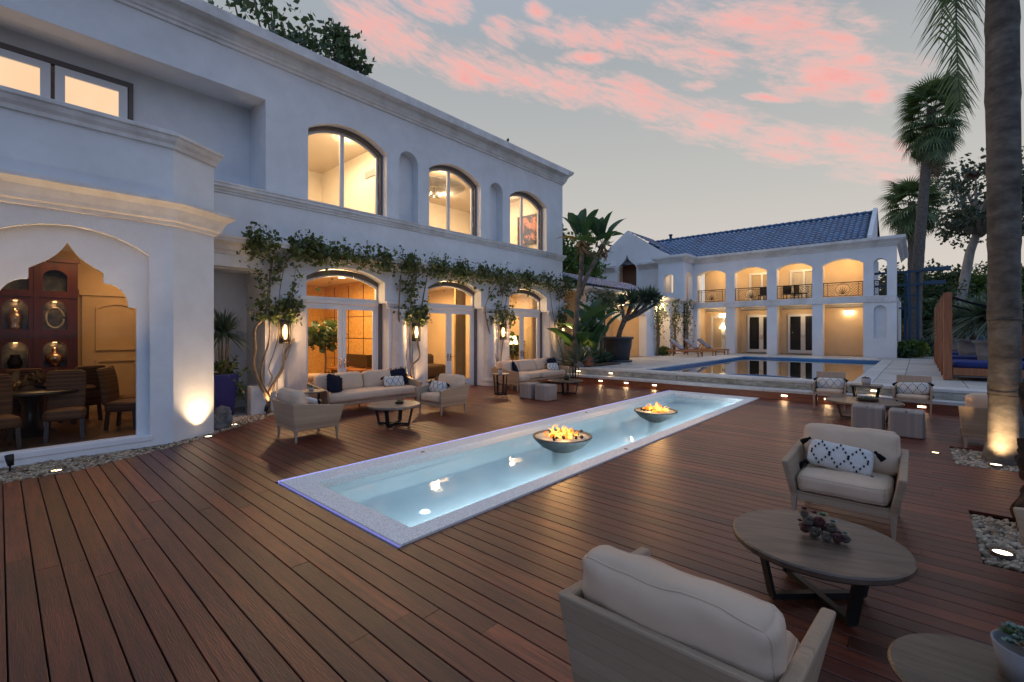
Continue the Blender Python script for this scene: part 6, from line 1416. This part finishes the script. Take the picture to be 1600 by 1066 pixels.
o = MB().tube([(.0,0,0),(.25,.2,.06),(.9,.9,.1),(3,3,.5)],.006,5).lathe([(0,0),(.04,.01),(.06,.07),(0,.09)],12,(.22,.18,.02)).build('hanging_lamp','dark_metal'); o.location = (1.12,9.7,4.25); tag(o,'dark lamp on a cable to the right of the big palm trunk','lamp')
# bird-of-paradise tree
def paddle(L, Wd, m, droop=.5, name='leaf'):
    pet = L*.55; V = [[(-.02,0,0),(.02,0,0),(.012,pet,.02),(-.012,pet,.02)]]; rows = []; n = 12
    for j in range(n+1):
        q = j/n; w_ = Wd*.5*(max(0,sin(pi*(.06+.94*q)))**.42)*(1.0-.10*q); y = pet+L*q; z = -droop*L*.5*q*q; rows.append([(-w_,y-.03,z+w_*.55),(0,y,z),(w_,y-.03,z+w_*.55)])
    for j in range(n):
        for k in (0,1):
            if (j*7+k*3)%11 in (3,) : rows[j+1][0 if k == 0 else 2] = tuple(np.array(rows[j+1][0 if k == 0 else 2])*np.array([.80,1,1]))
            V.append([rows[j][k],rows[j][k+1],rows[j+1][k+1],rows[j+1][k]])
    return quads(name, np.array(V,dtype=float), m, rnd=np.full(len(V),.5))
pl = [paddle(1.0,.52,'paddle_leaf',.35), paddle(.9,.46,'paddle_leaf',.6), paddle(.95,.42,'paddle_leaf_warm',1.0), paddle(1.2,.56,'paddle_leaf',.7)]
def place_leaf(parent, src, loc, yaw, pitch, s=1.0, roll=0):
    o = src.copy(); col.objects.link(o); o.parent = parent; o.location = loc; o.rotation_euler = Euler((pitch, roll, yaw)); o.scale = (s,s,s); return o
t = thing('bird_of_paradise','tall giant bird-of-paradise with two leaning trunks and torn paddle leaves by the house corner','banana plant',(-10.15,15.1,.5))
MB().tube([(0,0,0),(.03,.03,1.3),(.08,.10,2.6),(.20,.18,3.8),(.24,.22,4.9)],[.13,.11,.10,.09,.10],10).build('trunk','palm_bark',t); MB().tube([(.12,.12,2.7),(.35,.30,3.5),(.62,.55,4.2),(.85,.72,4.8)],[.09,.085,.08,.09],10).build('trunk','palm_bark',t)
for (cx,cyy,cz,n,y0) in ((.25,.22,4.85,11,0),(.86,.74,4.75,10,1)):
    for k in range(n):
        s_ = k/n; pit = 1.5-(.75*s_ if k < n-3 else 1.25*s_); yaw = (-.72+(-1)**k*(.55+.9*s_))+pi*0 + (pi if k%4==3 else 0); yaw = k*2.4
        place_leaf(t, pl[2] if (k in (8,9) and y0 == 0) else pl[k%2], (cx,cyy,cz-.15*s_), yaw, pit, random.uniform(.80,1.1), random.uniform(-.3,.3))
b = MB(); C = rng.normal(size=(70,3))*np.array([.12,.12,.14])+np.array([.25,.22,4.75]); quads('dead_sheath', leafquads(C,.28,.25,1), 'dead_frond', t); C = rng.normal(size=(60,3))*np.array([.12,.12,.14])+np.array([.85,.73,4.65]); quads('dead_sheath', leafquads(C,.28,.25,1), 'dead_frond', t)
t = thing('banana_clump','low clump of broad banana-like leaves lit orange at the house corner','banana plant',(-10.15,15.6,.5))
for k in range(22): place_leaf(t, pl[(3,0,1)[k%3]], (random.uniform(-.35,.35),random.uniform(-.4,.5),random.uniform(0,1.4)), k*2.4, random.uniform(.75,1.45), random.uniform(.8,1.1), random.uniform(-.3,.3))
for k in range(5): MB().tube([(.25*cos(k*1.3),.3*sin(k*1.3),0),(.3*cos(k*1.3),.35*sin(k*1.3),1.6)],[.06,.04],7).build('stem','paddle_leaf',t,rnd=.5)
t = thing('banana_plant','slender banana plant with outstretched leaves left of the dragon tree','banana plant',(-9.85,16.6,.5))
for k in range(8): place_leaf(t, pl[k%2], (0,0,.9+.15*k), k*2.4+.3, random.uniform(.3,1.2), .85, 0)
MB().tube([(0,0,0),(.02,0,1.2),(0,0,2.2)],[.06,.05,.03],7).build('stem','paddle_leaf',t,rnd=.4)
for o in pl: bpy.data.objects.remove(o)
# agave
def agave_leaf():
    V = []; rows = []
    for j in range(6): q = j/5; w_ = .055*(1-q**1.8)*(1+.5*sin(pi*q)); rows.append([(-w_,q*.85,.12*q-.02*q*q+.02),(0,q*.85,.12*q*q),(w_,q*.85,.12*q-.02*q*q+.02)])
    for j in range(5):
        for k in (0,1): V.append([rows[j][k],rows[j][k+1],rows[j+1][k+1],rows[j+1][k]])
    return quads('leaf', np.array(V,dtype=float), 'agave_leaf', rnd=np.full(len(V),.5))
al = agave_leaf()
for i,(x,y,s,l) in enumerate(((-9.85,14.95,1.25,'large grey-green agave in the bed left of the big pot'),(-10.3,17.3,.9,'smaller agave behind the large one near the big pot'),(-.55,37.5,1.3,'agave with narrow leaves at the foot of the tall fan palm'),(.35,36.2,1.0,'small agave in the planting near the farthest daybed'))):
    t = thing('agave', l, 'agave', (x,y,.55))
    for k in range(40): place_leaf(t, al, (0,0,.05), k*2.4, .05+1.25*(k/40), s*(1-.25*k/40), 0)
bpy.data.objects.remove(al)
b = MB(); b.box(-11.2,-9.35,14.8,17.4,.53,.56); b.build('planting_bed','soil',kind='structure')
rock('bed_rock','reddish tilted rock among the agaves by the steps','rock',(-9.42,14.98,.72),(.16,.14,.24),'terracotta',5,3,.3); rock('bed_rock','dark low rock beside the reddish one at the steps','rock',(-9.75,14.80,.62),(.22,.14,.15),'boulder',6,3,.3)
def shrub(label,x,y,z,r,n,lf='tree_leaf',size=.09,h=.6):
    t = thing('shrub',label,'shrub',(x,y,z)); C = rng.normal(size=(n,3)); C /= np.linalg.norm(C,axis=1,keepdims=True); C *= (rng.random(n)**.4)[:,None]*np.array([r,r,h*.5]); C[:,2] += h*.5; quads('foliage', leafquads(C,size,.6), lf, t)
    b = MB(); 
    for k in range(7): b.tube([(0,0,0),(.4*r*cos(k),.4*r*sin(k),h*.5)],[.015,.006],4)
    b.build('stems','bark',t)
shrub('low clipped green shrub at the arcade pillar near the loungers',-11.0,25.5,.52,.42,1600,'tree_leaf_bright',.09,.5); shrub('low leafy shrub left of the big pot',-10.6,18.0,.52,.5,1400,'tree_leaf',.12,.5); shrub('dark low plants along the bed behind the reddish rock',-10.6,16.5,.55,.6,1600,'tree_leaf',.13,.5)
shrub('bright green shrubs under the tall fan palm',-.3,33.6,.5,.8,2600,'tree_leaf_bright',.14,.9); shrub('dark shrub at the corner of the pool house',-.55,32.2,.5,.45,1400,'tree_leaf',.12,.55); shrub('grey-green shrub right of the fan palm foot',.6,35.6,.5,.7,2000,'agave_leaf',.14,1.1)
shrub('yellow-green shrub behind the tall fan palm trunk',-.9,41.5,.5,1.0,2600,'paddle_leaf_warm',.16,1.8)
t = thing('stone_lantern','warm garden light glowing among the plants near the farthest daybed','garden light',(.15,34.0,.5)); MB().lathe([(0,0),(.05,0),(.05,.42),(0,.42)],10).build('post','bronze',t); MB().lathe([(.06,.25),(.08,.40),(0,.42)],10).build('glow','pendant_glow',t); lamp('POINT',(.15,33.7,.95),14,(1,.6,.25),.1,name='garden_lamp')
# potted dragon tree
t = thing('potted_dragon_tree','huge dark round planter with a leaning dragon tree at the pool terrace','potted tree',(-10.22,18.75,.52))
MB().lathe([(0,0),(.60,0),(.62,.03),(.62,.09),(.50,.10)],48).build('saucer','pot_dark',t); MB().lathe([(.46,.09),(.50,.12),(.54,.5),(.56,.52),(.56,.58),(.575,.6),(.62,1.02),(.69,1.04),(.70,1.10),(.66,1.14),(.62,1.10),(.60,1.04),(0,1.02)],48).build('pot','pot_dark',t)
MB().tube([(0,0,1.0),(.06,.06,1.4),(.22,.20,1.9)],[.13,.11,.12],10).build('trunk','palm_bark',t)
heads = [(.12,.10,2.75),(.45,.42,2.95),(.85,.75,3.0),(1.15,1.0,3.05),(.62,.25,2.75),(.90,1.0,2.75),(.35,.75,2.9),(1.25,1.25,2.85)]
for k,(x,y,z) in enumerate(heads): MB().tube([(.20,.18,1.85),(.2+.45*(x-.2),.18+.45*(y-.18),2.15),(x,y,z-.2)],[.085,.07,.06],7).build('branch','palm_bark',t)
for (x,y,z) in heads: spiky(t, 150, .85, .07, 'dracaena_leaf', (x,y,z-.12), .5, 4, 'leaf_head', .2)
# planters behind the daybeds
pd_ = thing('round_planter','','planter'); MB().lathe([(0,0),(.34,0),(.40,.6),(.42,.62),(.41,.66),(.46,1.0),(.52,1.02),(.52,1.08),(.46,1.08),(.44,1.0),(0,.98)],32).build('pot','pot_concrete',pd_)
for i,(x,y,l) in enumerate(((1.80,20.98,'grey round planter with spiky plant behind the nearest daybed, closest to the big palm trunk'),(1.52,24.1,'grey round planter with spiky plant, second from the right behind the daybeds'),(1.41,28.0,'grey round planter with spiky plant, third from the right behind the daybeds'),(1.36,31.9,'grey round planter farthest away behind the daybeds'),(3.0,19.6,'grey round planter right of the big palm trunk'))):
    o = pd_ if i == 0 else copy_tree(pd_); o.location = (x,y,.5); o['label'] = l; o['group'] = 'grey planters behind the daybeds'; 
    p = thing('spiky_plant', l.replace('grey round planter with','').replace('grey round planter','spiky plant in the planter').strip()+', growing above the rim', 'plant', (x,y,1.48)); MB().tube([(0,0,0),(.05,0,.6)],[.13,.10],9).build('trunk','palm_bark',p)
    for (dx,dy,dz) in ((0,0,.8),(.35,.1,.9),(-.3,.15,.85),(.05,-.3,.95),(0.1,.35,1.1)): spiky(p, 120, 1.15, .085, 'dracaena_leaf', (dx,dy,dz), .25, 4, 'leaf_head', .6)
